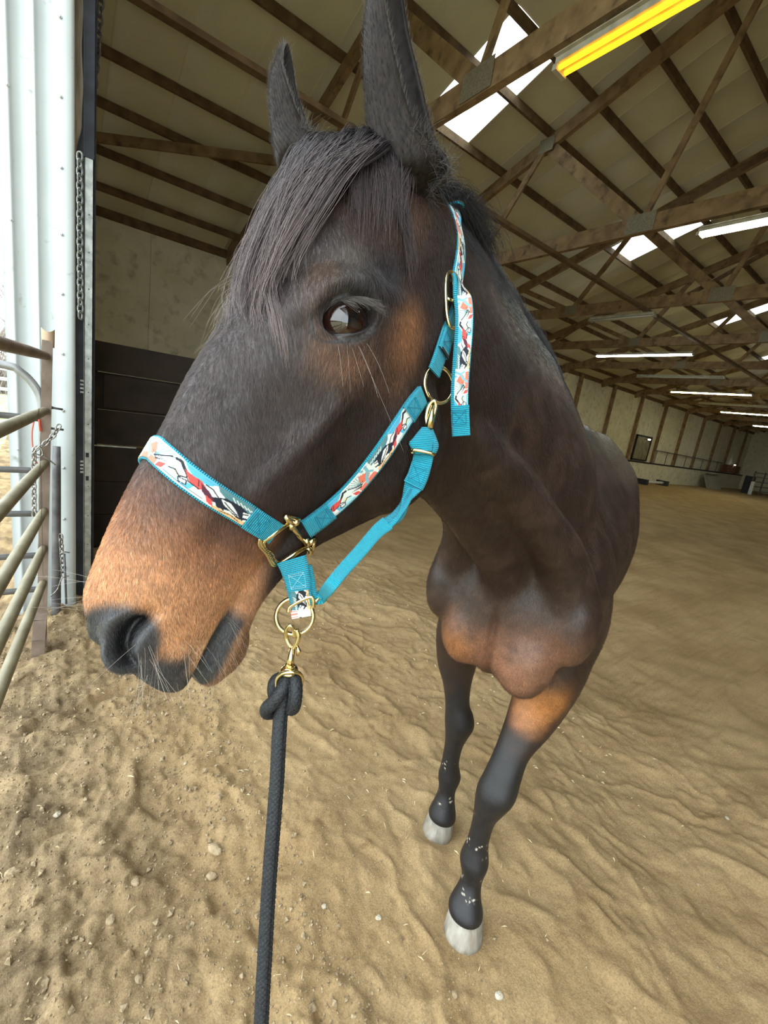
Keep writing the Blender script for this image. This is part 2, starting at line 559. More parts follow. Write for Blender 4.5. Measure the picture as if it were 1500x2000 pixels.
wg.box((.145, JAMB_Y, -.1), (.20, EAVE_Y + .1, EAVE_Z))
wg.box((.145, SOUTH_Y, -.1), (.20, JAMB_S, EAVE_Z))
ytop = [SOUTH_Y, JAMB_S, RIDGE_Y, JAMB_Y, EAVE_Y]
v = []; f = []
for xx in (.145, .20):
    for y in ytop:
        v.append((xx, y, max(HEAD_Z if JAMB_S <= y <= JAMB_Y else EAVE_Z, EAVE_Z - .01)))
    for y in ytop[::-1]:
        v.append((xx, y, float(roof_z(y)) + .05))
f = [tuple(range(9, -1, -1)), tuple(range(10, 20))] + [(i, (i+1) % 10, 10 + (i+1) % 10, 10 + i) for i in range(10)]
wg.add(v, f)
tag(wg.obj('wall_front', M_WALLP), kind='structure')

# ---- ground: displaced arena sand, dense near the camera
def axis(lo, hi, step, far_lo, far_hi):
    core = np.arange(lo, hi + 1e-6, step)
    out = []; s = step; x = hi
    while x < far_hi:
        s *= 1.05; x += s; out.append(min(x, far_hi))
    left = []; s = step; x = lo
    while x > far_lo:
        s *= 1.12; x -= s; left.append(max(x, far_lo))
    return np.r_[left[::-1], core, out]
ax = axis(-0.35, 2.6, 0.0085, -0.75, 48.5)
ay = axis(-0.35, 3.4, 0.0085, -6.4, 14.2)
GX, GY = np.meshgrid(ax, ay, indexing='ij')
XY = np.stack([GX.ravel(), GY.ravel()], -1)
def ground_h(XY, fine=True):
    X, Y = XY[:, 0], XY[:, 1]
    h = 0.030 * fbm(XY, 1.3, 3, 3) - .035 * sstep(.35, .75, fbm(XY, 3.1, 3, 19)) * sstep(1.0, .3, X)
    # trodden ripples and scuffs, crossing the arena
    wv = fbm(XY, 2.2, 2, 11)
    VW = np.stack([(X * .94 + Y * .34) * 7.5 + wv * .5, (Y * .94 - X * .34) * 3.6], -1)
    n1_ = vnoise(VW, 1.0, 5) + .45 * vnoise(VW, 2.1, 6)
    rip = np.clip(1 - np.abs(n1_) * 1.9, 0, 1) ** 1.6
    VW2 = np.stack([(X * .80 - Y * .6) * 5.5 + wv * .4, (Y * .80 + X * .6) * 3.8], -1)
    rip2 = np.clip(1 - np.abs(vnoise(VW2, 1.0, 8)) * 2.2, 0, 1) ** 1.6
    h += (0.0125 * rip + .0085 * rip2 + .007 * n1_) * (.35 + .65 * sstep(.2, 1.0, X))
    # hoof prints
    warp = fbm(XY, 5, 3, 51)
    r2 = np.random.default_rng(3)
    for _ in range(330):
        cx, cy = r2.uniform(-.3, 9), r2.uniform(-1.5, 6)
        if cx > 4 and r2.random() < .5: continue
        a = r2.uniform(0, 6.28); rr = r2.uniform(.05, .085)
        dx, dy = X - cx, Y - cy
        m = (np.abs(dx) < .3) & (np.abs(dy) < .3)
        ex = dx[m] * np.cos(a) + dy[m] * np.sin(a); ey = -dx[m] * np.sin(a) + dy[m] * np.cos(a)
        wob = warp[m] * .05
        d = np.sqrt(((ex + wob) / 1.3) ** 2 + (ey - wob) ** 2) / rr
        dep = r2.uniform(.004, .017)
        side = np.clip(.5 + .7 * ex / rr, 0, 1)
        h[m] += dep * (-np.exp(-d ** 3) * (.25 + .75 * side) + .5 * np.exp(-((d - 1.35) / .35) ** 2) * side)
    if fine:
        rough = .35 + .65 * sstep(1.0, .25, X + .25 * fbm(XY, 2.0, 2, 31))       # cloddy dirt by the gate
        h += rough * (0.027 * np.abs(fbm(XY, 8, 3, 7)) + 0.011 * np.abs(fbm(XY, 24, 2, 9)) + .0024 * fbm(XY, 70, 2, 13))
        cl = sstep(.34, .62, vnoise(XY, 26, 77)) * sstep(0, .5, fbm(XY, 3, 2, 78) + .2)
        h += rough * .016 * cl
    # a low bank against the door leaf and gate foot
    h += .05 * np.exp(-(((X - .05) / .35) ** 2 + ((Y - 3.25) / .35) ** 2))
    return h
GH = ground_h(XY)
fade = 1 - .85 * sstep(4, 16, XY[:, 0])
GH = GH * fade
def level(c, rad, z):
    global GH
    d = np.hypot(XY[:, 0] - c[0], XY[:, 1] - c[1])
    w = 1 - sstep(rad * .75, rad * 1.9, d)
    GH = GH * (1 - w) + z * w
HOOF = {'L': (1.035, .575), 'R': (1.225, .905)}

# ================================================================== HORSE
VOX = 0.004
BA = math.radians(22.0)
BU = np.array([math.cos(BA), math.sin(BA), 0]); BL = np.array([math.sin(BA), -math.cos(BA), 0])
BS = np.array([1.0, 0.68, 0.0])
UZ = np.array([0, 0, 1.0])
def BW(u, l, z):
    u, l, z = np.broadcast_arrays(np.asarray(u, float), l, z)
    return BS + u[..., None] * BU + l[..., None] * BL + z[..., None] * UZ
# head frame: a runs poll -> lips, d towards the forehead side, l to the horse's left
HA_ = math.radians(10.5)
HU = np.array([math.cos(HA_), math.sin(HA_), 0]); HL = np.array([math.sin(HA_), -math.cos(HA_), 0])
HS = np.array([0.363, 0.535, 0.0])
HP = HS + HU * (-0.06) + UZ * 1.88
Ea = HU * -0.43 + UZ * -0.903
Ed = HU * -0.903 + UZ * 0.43
def HW(a, d, l):
    a, d, l = np.broadcast_arrays(np.asarray(a, float), d, l)
    d2 = d - .0125 * sstep(.22, .66, a); a2 = a + .007 * sstep(.5, .66, a)
    return HP + a2[..., None] * Ea + d2[..., None] * Ed + l[..., None] * HL
def HI(P):
    q = np.asarray(P, float) - HP
    a2 = q @ Ea
    a1 = a2 - .007 * sstep(.5, .667, a2)
    return a1, q @ Ed + .0125 * sstep(.22, .66, a1), q @ HL
def BI(P):
    q = np.asarray(P, float) - BS
    return q @ BU, q @ BL, q[..., 2]

class Soup:
    def __init__(s): s.V = []; s.F = []; s.n = 0
    def add(s, V, F):
        s.V.append(np.asarray(V, float)); s.F += [tuple(i + s.n for i in f) for f in F]; s.n += len(V)
    def loft(s, rings):
        rings = np.asarray(rings, float); m, n = rings.shape[:2]
        F = []
        for i in range(m - 1):
            for j in range(n):
                j2 = (j + 1) % n
                F.append((i*n+j, i*n+j2, (i+1)*n+j2, (i+1)*n+j))
        V = rings.reshape(-1, 3)
        V = np.vstack([V, rings[0].mean(0), rings[-1].mean(0)])
        a, b = m * n, m * n + 1
        for j in range(n):
            j2 = (j + 1) % n
            F.append((a, j2, j)); F.append((b, (m-1)*n+j, (m-1)*n+j2))
        s.add(V, F)
    def ball(s, c, r, axes):
        m = MB().ball(c, r, 24, 14, axes)
        s.add(m.v, m.f)
    def limb(s, keys, frame, n=28, m=60):
        """keys rows: u, l, z, ru, rl -> ellipses in the horizontal plane of the body frame"""
        K = spline(keys, m)
        t = np.linspace(0, 2 * np.pi, n, endpoint=False)
        rings = [frame(k[0] + k[3] * np.cos(t), k[1] + k[4] * np.sin(t), np.full(n, k[2])) for k in K]
        s.loft(rings)

soup = Soup()
NR = 48
def oval(w_keys, n=NR, p=2.6):
    """returns v (0 top..1 bottom) and half width for a mirrored ring"""
    ph = np.linspace(0, np.pi, n // 2, endpoint=True)
    v = (1 - np.cos(ph)) / 2
    env = (1 - np.abs(2 * v - 1) ** p) ** (1 / p)
    xs = np.linspace(0, 1, len(w_keys))
    W = np.interp(v, xs, w_keys)
    return v, W * env
# ---- torso: u, zbot, ztop, widths (top, upper, mid, lower, bottom)
T = np.array([
    # u     zb     zt     w0    w1    w2    w3    w4
    [-.055, 1.02, 1.16, .05, .06, .07, .06, .05],
    [-.02, .93, 1.27, .10, .13, .155, .15, .10],
    [.06, .865, 1.40, .11, .17, .225, .21, .12],
    [.18, .83, 1.53, .09, .17, .250, .235, .13],
    [.32, .825, 1.63, .06, .15, .25, .245, .14],
    [.48, .83, 1.655, .05, .15, .255, .258, .16],
    [.70, .84, 1.668, .07, .19, .272, .280, .18],
    [.95, .86, 1.655, .11, .23, .285, .290, .19],
    [1.18, .91, 1.662, .12, .235, .272, .265, .18],
    [1.34, .98, 1.655, .12, .225, .258, .24, .16],
    [1.48, 1.04, 1.62, .11, .21, .24, .215, .13],
    [1.60, 1.08, 1.52, .09, .17, .20, .17, .10],
    [1.68, 1.16, 1.38, .06, .10, .12, .10, .06]])
TK = spline(T, 70)
rings = []
for k in TK:
    v, w = oval(k[3:8], p=2.4)
    z = k[2] + (k[1] - k[2]) * v
    lv = np.r_[w, -w[1:-1][::-1]]; zv = np.r_[z, z[1:-1][::-1]]
    rings.append(BW(np.full(len(lv), k[0]), lv, zv))
soup.loft(rings)
# ---- neck: crest (u,l,z), throat (u,l,z), half widths
Nk = np.array([
    [.56, .0, 1.62, .10, .0, .98, .05, .13, .17, .13],
    [.26, -.005, 1.715, -.01, -.003, 1.08, .05, .135, .165, .12],
    [.02, -.02, 1.79, -.085, -.015, 1.185, .035, .10, .125, .095],
    [-.20, -.045, 1.838, -.21, -.042, 1.285, .032, .082, .098, .078],
    [-.40, -.07, 1.878, -.345, -.068, 1.375, .034, .075, .088, .068],
    [-.54, -.092, 1.898, -.455, -.088, 1.445, .040, .073, .082, .06],
    [-.64, -.106, 1.890, -.545, -.098, 1.50, .045, .070, .075, .05]])
NK = spline(Nk, 60)
for_rings = []
for k in NK:
    v, w = oval([k[6] * 1.1, k[7], k[8], k[9], k[9] * .8], p=2.2)
    c = BW(k[0], k[1], k[2]); t_ = BW(k[3], k[4], k[5])
    blend = np.clip((-k[0]) / .7, 0, 1)
    lat = BL * (1 - blend) + HL * blend; lat /= np.linalg.norm(lat)
    base = c[None] + (t_ - c)[None] * v[:, None]
    Lr = base + lat * w[:, None]; Rr = base - lat * w[:, None]
    for_rings.append(np.vstack([Lr, Rr[1:-1][::-1]]))
soup.loft(for_rings)
# ---- head: cranium and upper jaw
Hd = np.array([
    # a     dt     db     w0    w1    w2    w3   w4
    [-.03, -.035, -.16, .030, .045, .055, .05, .04],
    [.01, .004, -.21, .050, .068, .072, .062, .045],
    [.06, .034, -.25, .070, .082, .080, .070, .050],
    [.13, .046, -.27, .086, .094, .088, .080, .060],
    [.20, .043, -.27, .098, .104, .093, .084, .060],
    [.25, .044, -.26, .092, .098, .090, .082, .058],
    [.30, .049, -.235, .078, .086, .085, .078, .055],
    [.35, .053, -.205, .066, .073, .077, .072, .05],
    [.40, .053, -.170, .058, .063, .068, .063, .045],
    [.45, .056, -.135, .052, .056, .060, .056, .042],
    [.50, .057, -.112, .048, .052, .055, .052, .040],
    [.55, .054, -.098, .043, .051, .054, .051, .040],
    [.59, .046, -.092, .036, .047, .055, .052, .040],
    [.620, .016, -.090, .034, .046, .053, .050, .040],
    [.640, -.022, -.088, .034, .040, .044, .044, .036],
    [.652, -.048, -.084, .022, .026, .030, .030, .026],
    [.657, -.060, -.076, .012, .014, .016, .015, .012]])
HK = spline(Hd, 90)
rings = []
for k in HK:
    v, w = oval(k[3:8], p=2.5)
    d = k[1] + (k[2] - k[1]) * v
    lv = np.r_[w, -w[1:-1][::-1]]; dv = np.r_[d, d[1:-1][::-1]]
    rings.append(HW(np.full(len(lv), k[0]), dv, lv))
soup.loft(rings)
# ---- lower jaw
Jd = np.array([
    [.20, -.16, -.335, .075, .080, .070, .050],
    [.25, -.16, -.350, .082, .086, .076, .052],
    [.30, -.15, -.325, .080, .084, .076, .052],
    [.35, -.13, -.287, .070, .076, .070, .048],
    [.40, -.11, -.236, .058, .062, .056, .040],
    [.45, -.095, -.180, .045, .050, .046, .034],
    [.50, -.085, -.153, .038, .042, .040, .030],
    [.55, -.088, -.138, .034, .037, .036, .026],
    [.60, -.089, -.146, .034, .038, .036, .026],
    [.63, -.094, -.140, .030, .034, .032, .024],
    [.648, -.106, -.130, .018, .022, .020, .014]])
JK = spline(Jd, 60)
rings = []
for k in JK:
    v, w = oval(k[3:7], p=2.3)
    d = k[1] + (k[2] - k[1]) * v
    lv = np.r_[w, -w[1:-1][::-1]]; dv = np.r_[d, d[1:-1][::-1]]
    rings.append(HW(np.full(len(lv), k[0]), dv, lv))
soup.loft(rings)
# ---- legs (u, l, z, ru, rl)
LEG_FL = [(.27, .17, 1.08, .15, .075), (.25, .168, .96, .135, .085), (.225, .158, .87, .115, .088), (.20, .138, .784, .088, .086), (.165, .122, .70, .066, .071),
          (.12, .102, .62, .050, .053), (.09, .095, .55, .051, .055), (.07, .089, .49, .054, .060), (.066, .079, .43, .044, .046),
          (.066, .073, .38, .033, .035), (.066, .071, .30, .034, .034), (.063, .072, .255, .042, .042), (.06, .074, .222, .048, .047),
          (.05, .081, .172, .034, .034), (.035, .083, .13, .038, .040), (.022, .087, .092, .051, .054), (.020, .090, .070, .054, .057), (.022, .092, .045, .045, .045)]
LEG_FR = [(.28, -.172, 1.06, .14, .07), (.28, -.178, .94, .12, .09), (.28, -.185, .83, .09, .088), (.282, -.180, .722, .066, .072), (.286, -.165, .65, .054, .054),
          (.29, -.150, .578, .046, .047), (.297, -.135, .53, .051, .055), (.30, -.128, .489, .053, .057), (.303, -.131, .43, .041, .043),
          (.307, -.134, .38, .033, .035), (.31, -.134, .31, .031, .034), (.317, -.130, .262, .039, .041), (.32, -.128, .232, .045, .045),
          (.31, -.124, .180, .033, .034), (.302, -.121, .137, .038, .040), (.294, -.118, .092, .050, .053), (.294, -.118, .070, .052, .055), (.296, -.118, .045, .042, .042)]
soup.limb(LEG_FL, BW); soup.limb(LEG_FR, BW)
for sg, du in ((1, .16), (-1, .15)):
    kx = 1.0 if sg > 0 else .86
    soup.limb([(1.42 + du * .1, .15 * sg, 1.25, .19, .10), (1.40 + du * .3, .155 * sg, 1.05, .17, .11), (1.40 + du * .6, .15 * sg, .88, .125, .085), (1.47 + du * .8, .14 * sg * kx, .74, .075, .055),
               (1.54 + du, .135 * sg * kx, .62, .058, .042), (1.555 + du, .13 * sg * kx, .55, .055, .042), (1.535 + du, .13 * sg * kx, .47, .043, .036), (1.525 + du, .13 * sg * kx, .38, .036, .032),
               (1.51 + du, .13 * sg * kx, .28, .036, .034), (1.50 + du, .13 * sg * kx, .24, .042, .040), (1.48 + du, .13 * sg * kx, .19, .034, .034), (1.455 + du, .13 * sg * kx, .13, .038, .04), (1.44 + du, .13 * sg * kx, .07, .05, .052)], BW)
# ---- muscles: pectorals, shoulder points, neck straps, forearm
AX = [BU, BL, UZ]
for sg in (1, -1):
    soup.ball(BW(.012, .088 * sg, .985 if sg > 0 else 1.0), (.083, .083, .118) if sg > 0 else (.076, .078, .105), AX)                 # pectoral lobes
    soup.ball(BW(.045, .188 * sg, 1.115), (.085, .062, .12), AX)                 # point of shoulder
    soup.ball(BW(.27, .205 * sg, 1.05), (.13, .062, .17), AX)                    # triceps
    P = spline([BW(.06, .16 * sg, 1.17), BW(-.03, .125 * sg - .012, 1.31), BW(-.2, .088 * sg - .045, 1.44), BW(-.38, .070 * sg - .072, 1.54), BW(-.5, .035 * sg - .088, 1.66)], 40)
    V, F = tube_geo(P, np.interp(np.linspace(0, 1, 40), [0, .3, .7, 1], [.080, .062, .045, .01]), 16)
    soup.add(V, F)
    # orbital arch, cheek muscle, nostril flare
    soup.ball(HW(.275, -.185, .060 * sg), (.105, .115, .034), [Ea, Ed, HL])
    soup.ball(HW(.602, .000, (.032 if sg > 0 else .028) * sg), (.034, .028, .019 if sg > 0 else .014), [Ea, Ed, HL])
    P = [HW(.262, -.050, .078 * sg), HW(.32, -.056, .075 * sg), HW(.38, -.050, .064 * sg), HW(.43, -.04, .054 * sg)]
    V, F = tube_geo(spline(P, 20), np.linspace(.016, .008, 20), 12)
    soup.add(V, F)
soup.ball(HW(.605, -.128, 0), (.040, .028, .030), [Ea, Ed, HL])                 # chin
tmp = new_mesh('body_soup', np.vstack(soup.V), soup.F)
tob = link('body_soup', tmp)
md = tob.modifiers.new('r', 'REMESH'); md.mode = 'VOXEL'; md.voxel_size = VOX; md.adaptivity = 0
dg = bpy.context.evaluated_depsgraph_get()
body_me = bpy.data.meshes.new_from_object(tob.evaluated_get(dg))
bpy.data.objects.remove(tob); bpy.data.meshes.remove(tmp)
body_me.name = 'horse_body'

def mesh_co(me):
    c = np.empty(len(me.vertices) * 3, np.float32); me.vertices.foreach_get('co', c); return c.reshape(-1, 3).astype(float)
def mesh_edges(me):
    e = np.empty(len(me.edges) * 2, np.int32); me.edges.foreach_get('vertices', e); return e.reshape(-1, 2)
def mesh_no(me):
    c = np.empty(len(me.vertices) * 3, np.float32); me.vertices.foreach_get('normal', c); return c.reshape(-1, 3).astype(float)
def laplace(co, ed, it, w=None, lam=.5):
    n = len(co); deg = np.bincount(ed.ravel(), minlength=n)[:, None]
    for _ in range(it):
        s = np.stack([np.bincount(ed[:, 0], co[ed[:, 1], k], n) + np.bincount(ed[:, 1], co[ed[:, 0], k], n) for k in range(3)], -1)
        d = s / np.maximum(deg, 1) - co
        co = co + lam * d * (1 if w is None else w[:, None])
    return co
co = mesh_co(body_me); ed = mesh_edges(body_me)
a, d, l = HI(co)
q_ = (.004 / VOX) ** 2
inhead = (d > -.42) & (a > -.02) & (np.abs(l) < .16) & (co[:, 2] > 1.2)
bz = co[:, 2]
w_body = np.where(inhead, sstep(.16, .02, a + 0 * d) * .0, sstep(.72, .95, bz))
w_head = np.where(inhead, sstep(.63, .50, a) * .75 + .25, 0)
co = laplace(co, ed, int(round(5 * q_)))
co = laplace(co, ed, int(round(130 * q_)), w=laplace(np.repeat(w_body[:, None], 3, 1), ed, 25)[:, 0])
co = laplace(co, ed, int(round(16 * q_)), w=w_head)
body_me.vertices.foreach_set('co', co.astype(np.float32).ravel()); body_me.update()
print('body verts', len(co), 't', round(time.time() - T0, 1))

# ---- sculpted detail
def bvh_of(me):
    c = mesh_co(me); polys = [tuple(p.vertices) for p in me.polygons]
    return BVHTree.FromPolygons([Vector(x) for x in c], polys)
bvh = bvh_of(body_me)
def hit(px, py):
    r = ray(px, py); r = r / np.linalg.norm(r)
    h, n, i, t = bvh.ray_cast(Vector(CAM), Vector(r))
    if h is None: return None, None
    return np.array(h), np.array(n)
def mirror_h(P):
    q = np.asarray(P, float) - HP
    return np.asarray(P, float) - 2 * np.multiply.outer(q @ HL, HL)
def mirror_v(v): return np.asarray(v) - 2 * np.dot(v, HL) * HL
def near_normal(P, r=.03):
    dd = np.linalg.norm(co - P, axis=1); m = dd < r
    n = nos[m].mean(0); return n / np.linalg.norm(n)
nos = mesh_no(body_me)
EYE, _ = hit(684, 622)
EN = near_normal(EYE, .035)
p_in, _ = hit(634, 643); p_out, _ = hit(737, 622)
EX = p_out - p_in; EX -= EN * (EX @ EN); EX /= np.linalg.norm(EX)      # inner -> outer corner
EY = np.cross(EN, EX)
if EY[2] < 0: EY = -EY
NOS, _ = hit(238, 1262)
NN = near_normal(NOS, .02)
p1, _ = hit(247, 1232); p2, _ = hit(226, 1298)
NX = p2 - p1; NX -= NN * (NX @ NN); NX /= np.linalg.norm(NX)
NY = np.cross(NN, NX)
def almond(x, y, hx=.0285, hu=.0195, hl=.0155):
    """<1 inside the lid opening"""
    xx = np.clip(np.abs(x) / hx, 0, 2)
    hy = np.where(y > 0, hu, hl)
    return xx ** 2.0 + (np.abs(y) / hy) ** 2 * (1 + .6 * np.clip(xx, 0, 1) ** 2)
disp = np.zeros_like(co)
def field(center, ex, ey, en, rad):
    q = co - center
    m = np.where((q * q).sum(1) < rad * rad)[0]
    return m, q[m] @ ex, q[m] @ ey, q[m] @ en
for mir in (False, True):
    mv = mirror_v if mir else (lambda v: v)
    c = mirror_h(EYE) if mir else EYE
    ex, ey, en = mv(EX), mv(EY), mv(EN)
    m, x, y, z = field(c, ex, ey, en, .105)
    f = almond(x, y)
    h = -.022 * sstep(1.25, .75, f)
    rr = np.sqrt((x / .040) ** 2 + (y / .031) ** 2)
    h += .0045 * np.exp(-((rr - 1.0) / .22) ** 2)                                            # lid mound
    h += .0125 * np.exp(-((np.hypot((x - .006) / 1.45, y + .004) - .043) / .013) ** 2) * sstep(.0, .024, y)  # brow ridge
    h -= .0075 * np.exp(-((np.hypot((x - .002) / 1.3, y + .002) - .0285) / .0045) ** 2) * sstep(.004, .02, y)               # crease above lid
    h -= .003 * np.exp(-((np.hypot(x / 1.15, y) - .034) / .004) ** 2) * sstep(.0, -.016, y)  # crease below lid
    h -= .012 * np.exp(-(((x - .062) / .020) ** 2 + ((y - .034) / .022) ** 2))
    h -= .006 * np.exp(-((np.hypot((x + .006) / 1.25, y - .004) - .058) / .0055) ** 2) * sstep(.012, .03, y) * sstep(.03, -.01, x)               # hollow behind brow
    disp[m] += np.outer(h, en)
    c = mirror_h(NOS) if mir else NOS
    ex, ey, en = mv(NX), mv(NY), mv(NN)
    m, x, y, z = field(c, ex, ey, en, .075)
    sgn = np.sign(np.dot(ey, Ea)) or 1
    yy = y * sgn                                                                             # + towards the mouth
    bend = yy + .012 * ((x + .004) / .026) ** 2 - .003
    pit = np.exp(-((bend / .0085) ** 2)) * sstep(.036, .018, np.abs(x + .002))
    h = -.026 * pit
    h += .0065 * np.exp(-(((bend - .016) / .008) ** 2)) * sstep(.046, .02, np.abs(x))        # outer wing
    h += .0022 * np.exp(-(((bend + .016) / .009) ** 2)) * sstep(.040, .018, np.abs(x))
    h -= .006 * np.exp(-(((x + .036) / .006) ** 2 + ((yy + .012) / .008) ** 2))              # false nostril dimple
    h -= .0035 * np.exp(-(((yy - .040 - .25 * (x - .01)) / .005) ** 2)) * sstep(.045, .02, np.abs(x - .012))
    if mir: h = np.where(h > 0, h * .2, h)
    disp[m] += np.outer(h, en)
# cheek relief: masseter front edge, tear-bone hollow, lip wrinkles
a, d, l = HI(co)
hd = (a > -.02) & (d > -.42) & (np.abs(l) < .16) & (co[:, 2] > 1.2)
sd = np.sign(l)
lat = np.where(hd, sstep(.02, .05, np.abs(l)), 0)
g = lambda x, s: np.exp(-(x / s) ** 2)
hh = -.006 * g(a - .36 + .4 * (d + .15), .022) * g(d + .155, .075)
hh += -.005 * g(a - .335, .05) * g(d + .012, .028)
hh += .004 * g(d + .045 - .25 * (a - .36), .010) * sstep(.26, .30, a) * sstep(.46, .40, a)
hh += -.004 * g(a - .47 - .2 * (d + .05), .035) * g(d + .02, .02)
hh += -.003 * g(d + .072 - .35 * (a - .56), .006) * sstep(.50, .54, a) * sstep(.64, .60, a)
disp += np.outer(hh * 1.6 * lat * sd, HL)
# jugular groove, chest groove, shoulder-blade edge, ribs
u_, bl_, z_ = BI(co)
bd = ~hd & (z_ > .7)
grv = np.where(bd, g(bl_ + .004 * 0, .012) * sstep(1.16, 1.05, z_) * sstep(.80, .86, z_) * sstep(.16, .05, u_), 0)
disp -= np.outer(grv * .014, -BU)
disp += nos * (np.where(bd, -.008 * g((u_ - .36) + .45 * (z_ - 1.25), .03) * sstep(.98, 1.1, z_) * sstep(1.62, 1.45, z_) * sstep(.12, .2, np.abs(bl_)), 0))[:, None]
disp += nos * (np.where(bd & (z_ < 1.55), 0.0012 * np.sin(u_ * 2 * np.pi / .052 + z_ * 5) * sstep(.62, .75, u_) * sstep(1.25, 1.1, u_) * sstep(.2, .25, np.abs(bl_)), 0))[:, None]
vein = np.where(bd, fbm(np.stack([u_, bl_, z_], -1), 9, 3, 41) * .0025 * sstep(.75, .95, z_), 0)
disp += nos * vein[:, None]
co2 = co + disp
m = (np.linalg.norm(co - EYE, axis=1) < .09) | (np.linalg.norm(co - NOS, axis=1) < .07)
co2 = laplace(co2, ed, 2)
co = co2
body_me.vertices.foreach_set('co', co.astype(np.float32).ravel()); body_me.update()
bvh = bvh_of(body_me)
nos = mesh_no(body_me)
print('sculpt t', round(time.time() - T0, 1))

# ================================================================== HORSE: coat colour, eye, ears, hooves, hair
horse = thing('horse', BW(.6, 0, 0), 'dark bay horse with tan muzzle wearing a blue halter, standing in the sand', 'horse')
a, d, l = HI(co); u_, bl_, z_ = BI(co)
hd = (a > -.03) & (d > -.45) & (np.abs(l) < .17) & (z_ > 1.2)
SEAL = np.array([.026, .0135, .010]); BLK = np.array([.012, .012, .014]); TAN = np.array([.47, .235, .115])
RED = np.array([.21, .085, .040]); ORG = np.array([.42, .165, .045]); GREY = np.array([.055, .052, .055]); LIP = np.array([.050, .050, .054])
col = np.tile(SEAL, (len(co), 1))
nz = fbm(co, 14, 3, 61); nf = fbm(co, 60, 2, 62)
def mixc(c, w):
    global col
    w = np.clip(w, 0, 1)[:, None]
    col = col * (1 - w) + np.asarray(c) * w
def spot(px, py, r, c, s, flat=None):
    P, n = hit(px, py)
    if P is None: return
    dd = np.linalg.norm(co - P, axis=1) / r * (1 + .25 * nz)
    mixc(c, s * np.exp(-dd ** 2.5))
    Q = mirror_h(P) if np.linalg.norm(P - HP) < .8 and HI(P)[0] > 0 and HI(P)[1] > -.4 else None
    if Q is not None:
        mixc(c, s * np.exp(-(np.linalg.norm(co - Q, axis=1) / r * (1 + .25 * nz)) ** 2.5))
mixc(BLK, np.where(z_ < 1.2, sstep(.76, .60, z_ + .04 * nz), 0))
CRp = spline([BW(k[0], k[1], k[2]) for k in Nk], 40)
cd = np.full(len(co), 9.0)
selc = np.where((co[:, 2] > 1.5) & (u_ < .75))[0]
for q in CRp: cd[selc] = np.minimum(cd[selc], np.linalg.norm(co[selc] - q, axis=1))
crest_w = sstep(.090, .055, cd + .008 * nz) * np.where(a > .0, sstep(-.10, -.16, d), 1)
# head
mixc(np.array([.080, .067, .066]), np.where(hd, sstep(-.07, .02, d) * sstep(.1, .2, a) * .65, 0))  # grey over the face front puts the bluish sheen into the coat
mz = a + .22 * np.clip(-d - .02, -.05, .10) - .05 * np.clip(np.abs(l) - .03, 0, .05)
mixc(RED, np.where(hd, sstep(.415, .50, mz + .018 * nz) * .9, 0))
mixc(TAN, np.where(hd, sstep(.45, .555, mz + .02 * nz), 0))
mixc(np.array([.50, .30, .165]), np.where(hd, sstep(.56, .62, a) * sstep(-.02, -.06, d) * .8, 0))
mixc(SEAL * .8, np.where(hd, sstep(-.085, -.12, d + .22 * (a - .5)) * sstep(.60, .50, a), 0))
spot(690, 695, .030, [.20, .10, .055], .75); spot(640, 690, .026, [.16, .085, .05], .6)
spot(800, 640, .036, [.22, .095, .038], .8); spot(790, 690, .03, [.17, .075, .032], .7); spot(765, 740, .03, [.10, .05, .028], .6)
spot(750, 545, .036, [.020, .021, .026], .8); spot(700, 540, .022, [.030, .030, .034], .6); spot(690, 505, .022, [.10, .085, .07], .5)  # dark brow fur with its shading and a paler arc highlight painted in
spot(632, 530, .017, [.13, .075, .042], .5); spot(622, 572, .018, [.10, .06, .042], .45)
spot(800, 420, .035, [.11, .062, .045], .6); spot(720, 410, .035, [.10, .058, .046], .5)
# black skin and short hair along the crest
mixc(BLK, crest_w)
# dark ring about the eye
for c in (EYE, mirror_h(EYE)):
    mixc(BLK * 1.2, np.exp(-(np.linalg.norm(co - c, axis=1) / .034) ** 6) * .85)
# black muzzle round the nostril and along the lips
for c in (NOS, mirror_h(NOS)):
    q = co - c
    dd = np.sqrt((np.minimum(q @ Ea - .006, .02) / .048) ** 2 + ((q @ Ed - .004) / .042) ** 2 + ((q @ HL) / .06) ** 2)
    mixc(LIP, sstep(1.08, .82, dd + .10 * nz))
lipm = np.where(hd, np.maximum(sstep(.622, .640, a + .22 * np.clip(-d - .06, -.1, .06) + .012 * nz) * sstep(-.10, -.075, d),
                               sstep(.012, .004, np.abs(d + .088)) * sstep(.54, .57, a)), 0)
mixc(LIP * .8, lipm)
mixc(LIP * .9, np.where(hd, sstep(.598, .622, a + .01 * nz) * sstep(-.066, -.048, d + .006 * nz), 0))
lower = hd & (d < -.087)
mixc(LIP * .75, np.where(lower, sstep(-.120, -.104, d + .006 * nz) * sstep(.545, .565, a), 0))
mixc(np.array([.16, .085, .045]), np.where(lower, sstep(-.104, -.122, d) * sstep(.54, .57, a) * .9, 0))
# nostril cavity, its inner shade painted near-black
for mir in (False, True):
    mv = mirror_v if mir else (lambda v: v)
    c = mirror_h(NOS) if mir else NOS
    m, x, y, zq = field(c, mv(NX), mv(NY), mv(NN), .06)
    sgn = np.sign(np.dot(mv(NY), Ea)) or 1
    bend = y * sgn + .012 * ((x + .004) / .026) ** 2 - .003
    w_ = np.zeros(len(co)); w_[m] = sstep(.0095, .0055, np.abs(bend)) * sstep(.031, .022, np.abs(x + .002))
    mixc([.003, .003, .004], w_)
